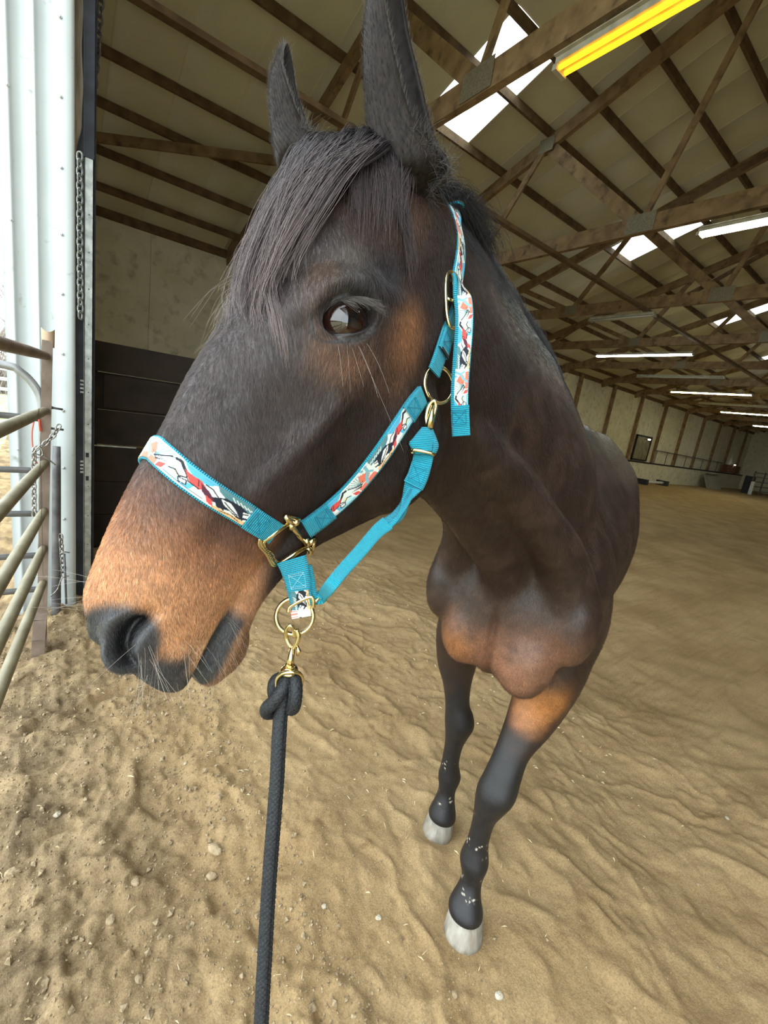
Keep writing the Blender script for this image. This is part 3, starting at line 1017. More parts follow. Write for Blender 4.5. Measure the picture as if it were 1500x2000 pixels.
# chest, forearm, belly tints
spot(900, 1285, .08, [.20, .085, .04], .6); spot(935, 1275, .07, [.22, .10, .06], .6); spot(1010, 1295, .10, [.20, .090, .052], .65)
spot(1070, 1300, .09, [.20, .095, .055], .7); spot(890, 1240, .07, [.20, .085, .04], .6)
spot(1045, 1385, .060, ORG, .95); spot(1020, 1400, .045, [.40, .17, .07], .8); spot(1085, 1372, .05, ORG * .8, .7); spot(893, 1262, .040, ORG * .7, .5)
spot(1000, 1330, .06, [.25, .12, .07], .7)
mixc(np.array([.055, .032, .024]), np.where(~hd & (z_ > 1.0), .35 * sstep(0, .5, nz), 0))
# dried mud and sawdust specks on the pasterns
sp = sstep(.50, .72, vnoise(co, 190, 5) * .75 + .45 * vnoise(co, 60, 6))
band = np.maximum.reduce([g(z_ - .30, .025), g(z_ - .16, .04) * .9, g(z_ - .40, .02) * .4])
mixc([.62, .56, .45], np.where(z_ < .46, sp * sstep(.3, .8, band + .3 * nf), 0))
col = col * (1 + .18 * nf[:, None] + .10 * nz[:, None])
set_color(body_me, np.clip(col, 0, 1))

M_COAT, nt, N, L, b = mat_new('bay_coat')
at = N.new('ShaderNodeAttribute'); at.attribute_name = 'Col'
tc = N.new('ShaderNodeTexCoord')
mp = N.new('ShaderNodeMapping')
mp.vector_type = 'TEXTURE'
mp.inputs['Rotation'].default_value = (0, math.radians(25), math.radians(195))
mp.inputs['Scale'].default_value = (1, 1, 4.0)
L.new(tc.outputs['Object'], mp.inputs['Vector'])
n1 = N.new('ShaderNodeTexNoise'); n1.inputs['Scale'].default_value = 520; n1.inputs['Detail'].default_value = 3
L.new(mp.outputs[0], n1.inputs['Vector'])
mr = N.new('ShaderNodeMapRange'); mr.inputs[1].default_value = .3; mr.inputs[2].default_value = .7; mr.inputs[3].default_value = .62; mr.inputs[4].default_value = 1.38
L.new(n1.outputs[0], mr.inputs[0])
mx = N.new('ShaderNodeMixRGB'); mx.blend_type = 'MULTIPLY'; mx.inputs[0].default_value = 1
L.new(at.outputs['Color'], mx.inputs[1]); L.new(mr.outputs[0], mx.inputs[2])
L.new(mx.outputs[0], b.inputs['Base Color'])
bp = N.new('ShaderNodeBump'); bp.inputs['Strength'].default_value = .35; bp.inputs['Distance'].default_value = .0018
L.new(n1.outputs[0], bp.inputs['Height']); L.new(bp.outputs[0], b.inputs['Normal'])
b.inputs['Roughness'].default_value = .44
b.inputs['Specular IOR Level'].default_value = .55
b.inputs['Sheen Weight'].default_value = .0
b.inputs['Sheen Roughness'].default_value = .5
body_me.polygons.foreach_set('use_smooth', np.ones(len(body_me.polygons), bool))
body = link('body', body_me, M_COAT, horse)

# ---- eyes
M_EYE, nt, N, L, b = mat_new('eye_brown')
tc = N.new('ShaderNodeTexCoord'); mp = N.new('ShaderNodeMapping'); mp.inputs['Scale'].default_value = (1.0, 1.75, 0.0)
L.new(tc.outputs['Object'], mp.inputs['Vector'])
ln = N.new('ShaderNodeVectorMath'); ln.operation = 'LENGTH'; L.new(mp.outputs[0], ln.inputs[0])
r = N.new('ShaderNodeValToRGB'); cr = r.color_ramp
cr.elements[0].position = .28; cr.elements[0].color = (.002, .002, .004, 1)
cr.elements[1].position = .34; cr.elements[1].color = (.014, .005, .003, 1)
e = cr.elements.new(.62); e.color = (.024, .008, .005, 1)
e = cr.elements.new(.95); e.color = (.006, .003, .002, 1)
ml = N.new('ShaderNodeMath'); ml.operation = 'MULTIPLY'; ml.inputs[1].default_value = 30
L.new(ln.outputs['Value'], ml.inputs[0]); L.new(ml.outputs[0], r.inputs[0]); L.new(r.outputs[0], b.inputs['Base Color'])
b.inputs['Roughness'].default_value = .02; b.inputs['Specular IOR Level'].default_value = .6
b.inputs['Coat Weight'].default_value = 1.0; b.inputs['Coat Roughness'].default_value = .01
M_LID = mat_noise('eyelid_skin', (.022, .020, .020), (.060, .052, .050), scale=260, rough=.5, bump=.3, bscale=500, bdist=.002)
M_LIDWET = mat_plain('eyelid_rim', (.012, .011, .012), rough=.18)
ER = .0285
def build_eye(mir):
    mv = mirror_v if mir else (lambda v: np.asarray(v))
    c = mirror_h(EYE) if mir else EYE
    ex, ey, en = mv(EX), mv(EY), mv(EN)
    cen = c - en * (ER - .0035)
    v = MB().ball((0, 0, 0), ER, 48, 28)
    ob = v.obj('eye', M_EYE, None, True)
    Mx = Matrix.Identity(4)
    zx = en; 
    # gaze tilts a little forward and down
    yx = ey; xx = np.cross(yx, zx)
    for i in range(3):
        Mx[i][0], Mx[i][1], Mx[i][2], Mx[i][3] = xx[i], yx[i], zx[i], cen[i]
    ob.parent = horse
    ob.matrix_parent_inverse = Matrix.Translation(-Vector(horse['_loc']))
    ob.matrix_basis = Mx
    # lids: an almond ring from the wet rim on the eyeball out to the skin
    th = np.linspace(0, 2 * np.pi, 97)[:-1]
    cx, sy = np.cos(th), np.sin(th)
    bx = .0300 * cx - .0008
    by = np.where(sy > 0, .0196 * np.abs(sy) ** .85, -.0158 * np.abs(sy) ** .95) + .0005
    by += -.0035 * np.clip(-cx - .55, 0, 1) * 1.6           # inner corner drops
    bvh_l = bvh
    for nm, up in (('upper_eyelid', True), ('lower_eyelid', False)):
        order = np.where((sy >= -.001) if up else (sy <= .001))[0]
        if not up: order = np.r_[np.where(sy <= .001)[0]]
        o = order[np.argsort(th[order])]
        if not up: o = np.r_[o, [0]] if o[-1] != 0 and 0 not in o else np.r_[o[o > 0], [0]]
        k = np.array([.90, .97, 1.0, 1.04, 1.12, 1.25, 1.42, 1.62])
        lift = np.array([.0004, .0012, .0032, .0045, .0050, .0042, .0020, -.0010]) * (1.25 if up else .9)
        Pg = np.zeros((len(o), len(k), 3))
        for j, (kk, lf) in enumerate(zip(k, lift)):
            x = bx[o] * kk; y = by[o] * kk
            rr2 = np.clip(ER ** 2 - x ** 2 - y ** 2, 0, None)
            hs = np.sqrt(rr2) - (ER - .0035)
            for q in range(len(o)):
                base = c + ex * x[q] + ey * y[q]
                onball = c + ex * x[q] + ey * y[q] + en * (hs[q] + lf)
                h, n_, i_, t_ = bvh_l.ray_cast(Vector(base + en * .03), Vector(-en))
                sk = base + en * lf * .5 if h is None else np.array(h) + en * lf * .6
                w = float(sstep(1.02, 1.35, kk))
                Pg[q, j] = onball * (1 - w) + sk * w
        me = grid_mesh(nm, Pg)
        link(nm, me, M_LID, horse)
        rim = MB().tube(Pg[:, 1], .0011, 8)
        rim.obj('eyelid_rim', M_LIDWET, horse, True)
    return c, ex, ey, en, bx, by
EI = build_eye(False); build_eye(True)

# ---- hair helper
def hair_mat(name, root, tip, rough=.45, var=.35, spec=.5):
    m, nt, N, L, b = mat_new(name)
    hi = N.new('ShaderNodeHairInfo')
    r = N.new('ShaderNodeValToRGB')
    r.color_ramp.elements[0].color = (*root, 1); r.color_ramp.elements[1].color = (*tip, 1)
    L.new(hi.outputs['Intercept'], r.inputs[0])
    mr = N.new('ShaderNodeMapRange'); mr.inputs[3].default_value = 1 - var; mr.inputs[4].default_value = 1 + var
    L.new(hi.outputs['Random'], mr.inputs[0])
    mx = N.new('ShaderNodeMixRGB'); mx.blend_type = 'MULTIPLY'; mx.inputs[0].default_value = 1
    L.new(r.outputs[0], mx.inputs[1]); L.new(mr.outputs[0], mx.inputs[2])
    L.new(mx.outputs[0], b.inputs['Base Color'])
    b.inputs['Roughness'].default_value = rough; b.inputs['Specular IOR Level'].default_value = spec
    return m
def hair_obj(name, strands, r0, r1, mat, parent):
    """strands: list of (K,3) arrays in world space, or one (n,K,3) array"""
    if isinstance(strands, np.ndarray):
        sizes = np.full(len(strands), strands.shape[1]); pts = strands.reshape(-1, 3)
        t = np.tile(np.linspace(0, 1, strands.shape[1]), len(strands))
    else:
        sizes = np.array([len(s) for s in strands]); pts = np.vstack(strands)
        t = np.concatenate([np.linspace(0, 1, k) for k in sizes])
    cv = bpy.data.hair_curves.new(name)
    cv.add_curves([int(k) for k in sizes])
    cv.attributes['position'].data.foreach_set('vector', pts.astype(np.float32).ravel())
    ra = cv.attributes.get('radius') or cv.attributes.new('radius', 'FLOAT', 'POINT')
    ra.data.foreach_set('value', (r0 + (r1 - r0) * t).astype(np.float32))
    cv.materials.append(mat)
    o = bpy.data.objects.new(name, cv); COL.objects.link(o)
    if parent is not None:
        o.parent = parent
        o.matrix_parent_inverse = Matrix.Translation(-Vector(parent.get('_loc', (0, 0, 0))))
    return o
M_FORE = hair_mat('forelock_hair', (.007, .0075, .011), (.075, .052, .050), rough=.40, var=.9, spec=.36)
M_SILV = hair_mat('forelock_ends', (.016, .016, .022), (.23, .175, .17), rough=.42, var=.6)
M_WISP = hair_mat('wisp_hair', (.10, .075, .05), (.28, .22, .14), rough=.4)
M_MANE = hair_mat('mane_hair', (.008, .008, .010), (.014, .013, .015), rough=.5, var=.4)
M_WHISK = hair_mat('whisker_hair', (.35, .30, .26), (.55, .50, .45), rough=.4)
M_LASH = hair_mat('lash_hair', (.030, .026, .022), (.10, .085, .07), rough=.5)

# forelock: locks follow the forehead; control points are looked up on the skull
def skull(px, py, lift, fallback=None):
    P, n = hit(px, py)
    if P is None or np.linalg.norm(P - EYE) > .33:
        P = at_depth(px, py, fallback if fallback else .5); n = -R[:, 2]
    return P + n * lift
def lock(ctrl, lifts, count, spread, kink=.0012, K=14, tvar=.25, fb=.49, clump=0.0):
    base = [skull(p[0], p[1], h, fb) for p, h in zip(ctrl, lifts)]
    out = []
    nb = -R[:, 2]
    ck = rng.uniform(0, 6.28, 2); cf = rng.uniform(5, 10)
    for _ in range(count):
        w = np.linspace(0, 1, len(base))
        o1 = R[:, 0] * rng.normal(0, 1) + R[:, 1] * rng.normal(0, .5) + nb * rng.normal(0, .25)
        o2 = R[:, 0] * rng.normal(0, 1) + R[:, 1] * rng.normal(0, .8) + nb * rng.normal(0, .22)
        pts = [b_ + o1 * spread * (1 - t) * .9 + o2 * spread * t * (.7 - .45 * clump) for b_, t in zip(base, w)]
        P = spline(pts, 40)
        P = P[:max(8, int(40 * (1 - tvar * rng.random())))]
        P = resample(P, K)
        ph = rng.uniform(0, 6.28, 3)
        tt = np.linspace(0, 1, K)
        P = P + np.outer(np.sin(tt * rng.uniform(4, 11) + ph[0]) * kink * rng.uniform(.3, 1.5) * tt, R[:, 0]) + np.outer(np.sin(tt * rng.uniform(4, 9) + ph[1]) * kink * tt, R[:, 1])
        if clump:
            P = P + np.outer(np.sin(tt * cf + ck[0]) * .0035 * tt, R[:, 0]) + np.outer(np.sin(tt * cf * .8 + ck[1]) * .003 * tt, nb)
        out.append(P)
    return out
S = []
r3 = np.random.default_rng(12)
# main sweep towards the horse's right, over the front of the face
for k in range(96):
    s = (k % 64 + r3.random()) / 64.0
    x0 = 625 + 120 * s + r3.normal(0, 8); y0 = 300 + 14 * math.sin(s * 6) + 12 * s + r3.normal(0, 8)
    x2 = 478 + 88 * s ** 1.1 + r3.normal(0, 10); y2 = 545 + 60 * (1 - s) + r3.normal(0, 28)
    x1 = .5 * (x0 + x2) + 4 + r3.normal(0, 6); y1 = .46 * y0 + .54 * y2 - 48
    S += lock([(x0, y0), (x0 - 18, y0 + 32), (x1, y1), (x2 + 8, y2 - 50), (x2, y2)], [.012 + r3.uniform(0, .006), .020 + r3.uniform(0, .012), .013 + r3.uniform(0, .012), .009 + r3.uniform(0, .007), .006], 24, .0042, kink=.0028, clump=.8)
hair_obj('forelock', S, .00022, .00007, M_FORE, horse); S = []
# long ends
for (x0, y0, xm, ym, x2, y2, n) in ((600, 390, 525, 540, 548, 712, 36), (610, 400, 540, 560, 560, 726, 30), (590, 400, 530, 520, 506, 640, 22), (560, 430, 500, 560, 502, 655, 14),
                                    (560, 420, 470, 560, 446, 655, 16), (580, 410, 500, 520, 560, 648, 14), (600, 400, 545, 545, 600, 800, 5), (560, 430, 480, 540, 428, 640, 14), (540, 440, 470, 560, 412, 672, 10)):
    S += lock([(x0, y0), (.5 * (x0 + xm) - 2, .5 * (y0 + ym)), (xm, ym), (.45 * xm + .55 * x2, .5 * (ym + y2)), (x2, y2)], [.016, .014, .010, .006, .004], n, .0035, kink=.002, tvar=.15)
# silver hairs lying over the main sweep
for k in range(70):
    s = r3.random()
    x0 = 625 + 120 * s + r3.normal(0, 8); y0 = 305 + 12 * s + r3.normal(0, 8)
    x2 = 470 + 100 * s + r3.normal(0, 14); y2 = 560 + 60 * (1 - s) + r3.normal(0, 34)
    x1 = .5 * (x0 + x2) + 4 + r3.normal(0, 8); y1 = .46 * y0 + .54 * y2 - 48
    S += lock([(x0, y0), (x0 - 18, y0 + 32), (x1, y1), (x2 + 8, y2 - 50), (x2, y2)], [.018, .034, .028, .018, .009], 3, .003, kink=.003)
hair_obj('forelock', S, .00020, .00007, M_SILV, horse); S = []
# short tuft over the left brow
for k in range(30):
    s = k / 29.0
    x0 = 690 + 95 * s + r3.normal(0, 7); y0 = 312 + r3.normal(0, 10)
    x2 = 688 + 92 * s + r3.normal(0, 9); y2 = 440 + 36 * math.sin(2.4 * s + .5) + r3.normal(0, 16)
    S += lock([(x0, y0), (x0 - 4, y0 + 30), (.5 * (x0 + x2), .5 * (y0 + y2)), (x2, y2)], [.010, .020, .013, .006], 26, .005, tvar=.35)
# wisps down to the temple
for k in range(14):
    x0 = 760 + r3.normal(0, 10)
    S += lock([(x0, 370), (780 + r3.normal(0, 6), 430), (795 + r3.normal(0, 5), 500), (800 + r3.normal(0, 8), 560 + r3.normal(0, 18))], [.012, .009, .006, .004], 7, .003, tvar=.3)
hair_obj('forelock', S, .00022, .00007, M_FORE, horse)
# ruff between the ears and round the ear bases
S = []
for k in range(900):
    x0 = r3.uniform(630, 835); y0 = 302 + 20 * ((x0 - 735) / 95) ** 2 + r3.normal(0, 9)
    P0 = skull(x0, y0, -.004)
    dirv = UZ * r3.uniform(.4, 1.0) - HU * r3.uniform(0, .8) + R[:, 0] * r3.normal(0, .5)
    dirv /= np.linalg.norm(dirv); Lh = r3.uniform(.012, .032)
    bend = np.array([r3.normal(0, .4), r3.normal(0, .4), -.5])
    t = np.linspace(0, 1, 7)[:, None]
    S.append(P0 + dirv * Lh * t + bend * Lh * .5 * t ** 2)
hair_obj('poll_hair', S, .00018, .00006, M_FORE, horse)

# mane: short, falling to the right of the crest
CR = spline([BW(k[0], k[1], k[2]) for k in Nk], 120)
S = []
for k in range(5200):
    s = rng.random()
    i = s * 118.99; i0 = int(i); P0 = CR[i0] * (1 - (i - i0)) + CR[i0 + 1] * (i - i0)
    lat = BL * s + HL * (1 - s)
    off = rng.uniform(-.024, .012)
    P0 = P0 + lat * off - UZ * (.004 + 8 * off * off)
    Lh = rng.uniform(.06, .15) * (1 - .2 * s)
    t = np.linspace(0, 1, 8)[:, None]
    back = BU * rng.normal(.15, .25)
    d0 = UZ * rng.uniform(.5, .95) - lat * rng.uniform(.15, .6) + back
    d0 /= np.linalg.norm(d0)
    P = P0 + d0 * Lh * t * (1 - .25 * t) + (-UZ * .62 - lat * .25) * Lh * t ** 2
    S.append(P)
# stray hairs lifting off the front of the face
SS = []
for (x0, y0, x1, y1, x2, y2) in ((560, 360, 540, 400, 512, 395), (552, 380, 530, 412, 506, 408), (548, 390, 520, 425, 498, 440), (520, 450, 490, 480, 478, 505), (480, 540, 452, 560, 424, 562), (470, 560, 440, 590, 398, 640), (460, 600, 430, 640, 392, 668),
                                 (450, 620, 425, 670, 380, 690), (470, 580, 440, 640, 418, 690), (520, 440, 500, 470, 470, 470), (440, 560, 420, 585, 366, 628)):
    for q in range(3):
        j = r3.normal(0, 5, 6)
        SS += [resample(spline([skull(x0 + j[0], y0 + j[1], .008), skull(x1 + j[2], y1 + j[3], .012), at_depth(x2 + j[4], y2 + j[5], .49)], 20), 12)]
hair_obj('forelock', SS, .00018, .00006, M_WISP, horse)
# a loose lock over the poll that hides where the crown strap crosses
for k in range(900):
    i0 = int(rng.uniform(93, 106))
    P0 = CR[i0] + UZ * rng.uniform(.004, .014) + HL * rng.normal(.004, .012)
    t = np.linspace(0, 1, 9)[:, None]; Lh = rng.uniform(.04, .09)
    d0 = HU * rng.uniform(.5, 1.1) + HL * rng.uniform(-.3, .45) + UZ * rng.uniform(-.1, .45); d0 /= np.linalg.norm(d0)
    S.append(P0 + d0 * Lh * t - UZ * .45 * Lh * t ** 2)
# bridle-path end by the halter: longer hair behind the ear
for k in range(2600):
    q_ = rng.uniform(84, 117); i0 = int(q_)
    P0 = CR[i0] + BL * rng.normal(-.002, .014) + UZ * rng.normal(-.002, .004)
    t = np.linspace(0, 1, 9)[:, None]
    Lh = rng.uniform(.04, .10)
    d0 = UZ * rng.uniform(.5, 1.0) + HL * rng.uniform(-.5, .38) + HU * rng.uniform(.2, .8)
    d0 /= np.linalg.norm(d0)
    S.append(P0 + d0 * Lh * t * (1 - .2 * t) + (-UZ * .75 + HU * .2) * Lh * t ** 2)
hair_obj('mane', S, .00025, .00010, M_MANE, horse)
# tail
S = []
tr = BW(1.66, 0, 1.46)
for k in range(1400):
    o = rng.normal(0, .018, 3); t = np.linspace(0, 1, 10)[:, None]; Lh = rng.uniform(.55, .95)
    S.append(tr + o + BU * (.05 + .06 * rng.random()) * np.sin(t * 2.2) + (BU * rng.normal(.02, .03) + BL * rng.normal(0, .045)) * t - UZ * Lh * t ** 1.15)
hair_obj('tail', S, .0004, .0002, M_MANE, horse)

# eyelashes, lower-lid feelers, muzzle whiskers
c, ex, ey, en, bx, by = EI
S = []
for k in range(120):
    x = rng.uniform(-.010, .027); xx = x / .027
    y = .0178 * max(0, 1 - xx * xx) ** .45 + .0015
    P0 = c + ex * x + ey * y + en * (.0055 - 8 * x * x)
    Lh = rng.uniform(.009, .020)
    d0 = en * .8 + ex * (.5 + rng.normal(0, .22)) - ey * rng.uniform(.1, .75)
    d0 /= np.linalg.norm(d0); t = np.linspace(0, 1, 6)[:, None]
    S.append(P0 + d0 * Lh * t + (-ey * .25 + ex * .2) * Lh * t ** 2)
hair_obj('eyelashes', S, .00024, .00008, M_LASH, horse)
S = []
def whisk(px, py, dx, dy, Lh, cur=0.3):
    P0, n = hit(px, py)
    if P0 is None: return
    dv = R[:, 0] * dx + R[:, 1] * dy; dv = dv / np.linalg.norm(dv)
    t = np.linspace(0, 1, 9)[:, None]
    S.append(P0 + (n * .55 + dv * .8) * Lh * t + (UZ * -.3 + R[:, 0] * cur * rng.normal(0, .6)) * Lh * t ** 2 * .5)
for (x, y, dx, dy, L_) in ((660, 672, -.05, 1, .045), (678, 676, -.2, 1, .05), (700, 676, .1, 1, .10), (702, 678, .16, 1, .05), (716, 670, .3, 1, .05), (688, 680, 0, 1, .04)):
    whisk(x, y, dx, dy, L_)
for k in range(24):
    whisk(rng.uniform(265, 310), rng.uniform(1250, 1330), rng.normal(.1, .35), 1, rng.uniform(.02, .05))
for k in range(22):
    whisk(rng.uniform(330, 470), rng.uniform(1230, 1340), rng.normal(.3, .4), 1, rng.uniform(.02, .04))
for k in range(10):
    whisk(rng.uniform(165, 190), rng.uniform(1100, 1200), -1, rng.normal(-.3, .3), rng.uniform(.03, .05))
for k in range(26):
    whisk(rng.uniform(440, 500), rng.uniform(1190, 1310), rng.uniform(.2, 1), .5 + .4 * rng.random(), rng.uniform(.02, .035))
hair_obj('whiskers', S, .00010, .00004, M_WHISK, horse)

# ---- ears
M_EAR = mat_noise('ear_coat', (.008, .006, .005), (.024, .017, .0135), scale=220, rough=.7, bump=.35, bscale=420, bdist=.002, stretch=(1, 1, .4), spec=.2)
M_EARIN = mat_noise('ear_inside', (.010, .008, .008), (.03, .024, .022), scale=120, rough=.8)
M_EARH = hair_mat('ear_coat_hair', (.014, .010, .008), (.036, .026, .020), rough=.6, var=.6, spec=.25)
def build_ear(base, tip, opening, rb, lean=.0, wmax=.036):
    base = np.array(base); tip = np.array(tip)
    ax_ = tip - base; Lg = np.linalg.norm(ax_); ax_ /= Lg
    o = opening - ax_ * np.dot(opening, ax_); o /= np.linalg.norm(o)
    s = np.cross(ax_, o)
    nh, nf_ = 44, 33
    h = np.linspace(0, 1, nh) ** 1.15
    wd = pchip([0, .12, .32, .55, .78, .93, 1], [.012, rb, wmax, wmax * .86, wmax * .60, wmax * .30, .0015], h)
    op = np.radians(pchip([0, .12, .3, .6, 1], [172, 160, 128, 112, 96], h))
    cv_ = pchip([0, .3, .7, 1], [0, -.006, -.004, .010], h)
    outer = np.zeros((nh, nf_, 3)); inner = np.zeros_like(outer)
    for i in range(nh):
        f = np.linspace(-1, 1, nf_) * op[i]
        th_ = .0042 * (1 - .55 * h[i])
        cc = base + ax_ * Lg * h[i] + o * (cv_[i]) + s * lean * h[i] ** 2
        sq = .80 + .1 * h[i]
        for arr, rr_ in ((outer, wd[i]), (inner, max(wd[i] - th_, .0004))):
            arr[i] = cc + np.outer(-np.cos(f) * rr_ * sq, o) + np.outer(np.sin(f) * rr_, s)
    # lip bead closes the edge between outer and inner shell
    P = np.concatenate([outer, inner[:, ::-1]], 1)
    me = grid_mesh('ear', P, close_v=True)
    me.materials.append(M_EAR); me.materials.append(M_EARIN)
    nv_ = 2 * nf_
    mi = np.zeros(len(me.polygons), np.int32)
    idx = np.arange(len(mi)).reshape(nh - 1, nv_)
    mi[idx[:, nf_:nv_ - 1].ravel()] = 1
    me.polygons.foreach_set('material_index', mi)
    ob = link('ear', me, None, horse)
    # fuzz along the rims and inside
    Sx = []; Sx2 = []
    for k in range(900):
        i = int(rng.uniform(.02, .97) ** .8 * (nh - 1)); e_ = rng.random()
        if e_ < .55:
            j = 0 if rng.random() < .5 else nf_ - 1
            P0 = outer[i, j]; dv = o * .35 + ax_ * .9 + rng.normal(0, .22, 3)
            Lh = rng.uniform(.003, .008)
        elif e_ < .8:
            j = rng.integers(3, nf_ - 3); P0 = inner[i, j]; dv = o * .9 + ax_ * .6 + rng.normal(0, .3, 3); Lh = rng.uniform(.006, .016)
        else:
            j = rng.integers(0, nf_); P0 = outer[i, j]; dv = (outer[i, j] - (base + ax_ * Lg * h[i])); dv = dv / (np.linalg.norm(dv) + 1e-9) * .5 + ax_ * .9; Lh = rng.uniform(.004, .009)
        t = np.linspace(0, 1, 5)[:, None]
        Sx.append(P0 + dv * Lh * t + ax_ * Lh * .3 * t ** 2)
    for k in range(5200):                                          # short coat over the back of the ear
        i = int(rng.uniform(.02, .99) * (nh - 2)); j = rng.integers(0, nf_)
        P0 = outer[i, j] + (outer[i + 1, j] - outer[i, j]) * rng.random()
        cc = base + ax_ * Lg * h[i] + o * cv_[i]
        no = P0 - cc; no = no - ax_ * np.dot(no, ax_); no /= np.linalg.norm(no) + 1e-9
        dv = ax_ * .9 + no * rng.uniform(.15, .5) + rng.normal(0, .22, 3); Lh = rng.uniform(.004, .009)
        Sx2.append(np.stack([P0, P0 + dv * Lh * .5, P0 + (dv - no * .2) * Lh]))
    for k in range(420):                                           # long fuzz at the ear root
        i = int(rng.uniform(.0, .30) * (nh - 1)); j = rng.choice([0, 1, 2, nf_ - 3, nf_ - 2, nf_ - 1])
        P0 = outer[i, j]; dv = o * rng.uniform(.2, 1) + ax_ * rng.uniform(-.3, 1) + rng.normal(0, .45, 3); Lh = rng.uniform(.008, .022)
        t = np.linspace(0, 1, 5)[:, None]
        Sx.append(P0 + dv * Lh * t + np.array([0, 0, -.4]) * Lh * t ** 2)
    hair_obj('ear_hair', np.array(Sx2), .00011, .00003, M_EARH, ob)
    hair_obj('ear_hair', Sx, .00014, .00005, M_LASH, ob)
    return ob
RIGHT_ = R[:, 0]; FWD_ = R[:, 2]
for args in ((at_depth(816, 398, .525), at_depth(748, -118, .455), RIGHT_ * 1.0 - FWD_ * .55, .054, .0, .0475),
             (at_depth(606, 350, .55), at_depth(551, 98, .540), RIGHT_ * .95 - FWD_ * .22, .040, -.004, .034)):
    build_ear(*args)

# ---- short coat hair over head, neck and chest
def coat_hair():
    body_me.calc_loop_triangles()
    n = len(body_me.loop_triangles)
    tri = np.empty(n * 3, np.int32); body_me.loop_triangles.foreach_get('vertices', tri); tri = tri.reshape(-1, 3)
    cen = co[tri].mean(1); ar = .5 * np.linalg.norm(np.cross(co[tri[:, 1]] - co[tri[:, 0]], co[tri[:, 2]] - co[tri[:, 0]]), axis=1)
    ah, dh, lh_ = HI(cen)
    head = (ah > -.03) & (dh > -.45) & (np.abs(lh_) < .17) & (cen[:, 2] > 1.2)
    dist = np.linalg.norm(cen - CAM, axis=1)
    facing = np.einsum('ij,ij->i', nos[tri[:, 0]], CAM - cen) / dist
    w = ar / dist ** 2 * np.where(facing > -.35, 1.0, .06) * (cen[:, 2] > .80)
    w *= np.where(head, 1.0, .7)
    for c in (EYE, mirror_h(EYE)): w[np.linalg.norm(cen - c, axis=1) < .030] = 0
    for c in (NOS, mirror_h(NOS)): w[np.linalg.norm(cen - c, axis=1) < .034] *= .25
    NH = 300000
    pick = np.searchsorted(np.cumsum(w) / w.sum(), rng.random(NH))
    pick = np.clip(pick, 0, n - 1)
    r1, r2_ = rng.random(NH), rng.random(NH); sw = np.sqrt(r1)
    bc_ = np.stack([1 - sw, sw * (1 - r2_), sw * r2_], -1)
    P0 = (co[tri[pick]] * bc_[..., None]).sum(1); N0 = (nos[tri[pick]] * bc_[..., None]).sum(1)
    N0 /= np.linalg.norm(N0, axis=1)[:, None]
    C0 = (col[tri[pick]] * bc_[..., None]).sum(1)
    hd0 = head[pick]; a0 = ah[pick]; d0_ = dh[pick]
    lat = np.sign(lh_[pick])[:, None]
    fl = np.where(hd0[:, None], Ea * .9 - Ed * (.25 + .5 * sstep(0, -.2, d0_))[:, None] + HL * lat * (.35 * sstep(-.03, .03, d0_))[:, None], BU * .45 - UZ * .85)
    wv = np.stack([vnoise(P0, 38, 300 + k) for k in range(3)], -1)
    fl = fl + wv * .34 + rng.normal(0, .13, (NH, 3))
    fl -= N0 * np.einsum('ij,ij->i', fl, N0)[:, None]
    fl /= np.linalg.norm(fl, axis=1)[:, None]
    Ln = np.where(hd0, np.interp(a0, [0, .2, .45, .6], [.0105, .0095, .0070, .0042]), .011) * rng.uniform(.7, 1.25, NH)
    lift = rng.uniform(.20, .42, NH)[:, None]
    d1 = fl + N0 * lift; d1 /= np.linalg.norm(d1, axis=1)[:, None]
    Ln = Ln[:, None]
    P1 = P0 + d1 * Ln * .5
    P2 = P1 + (fl + N0 * lift * .25) * Ln * .5
    pts = np.stack([P0 - N0 * .0004, P1, P2], 1)
    cv = bpy.data.hair_curves.new('coat_hair')
    cv.add_curves([3] * NH)
    cv.attributes['position'].data.foreach_set('vector', pts.astype(np.float32).ravel())
    ra = cv.attributes.get('radius') or cv.attributes.new('radius', 'FLOAT', 'POINT')
    ra.data.foreach_set('value', np.tile(np.array([.00010, .00008, .00002], np.float32), NH))
    cc = np.ones((NH, 4), np.float32)
    cc[:, :3] = np.clip(C0 * rng.lognormal(0, .40, NH)[:, None] * 1.42, 0, 1)
    at_ = cv.attributes.new('Col', 'FLOAT_COLOR', 'CURVE'); at_.data.foreach_set('color', cc.ravel())
    m, nt, N, L, b = mat_new('coat_hair')
    a_ = N.new('ShaderNodeAttribute'); a_.attribute_name = 'Col'
    L.new(a_.outputs['Color'], b.inputs['Base Color']); b.inputs['Roughness'].default_value = .45; b.inputs['Specular IOR Level'].default_value = .45
    cv.materials.append(m)
    o = bpy.data.objects.new('coat_hair', cv); COL.objects.link(o)
    o.parent = horse; o.matrix_parent_inverse = Matrix.Translation(-Vector(horse['_loc']))
    o['kind'] = 'stuff'
coat_hair()

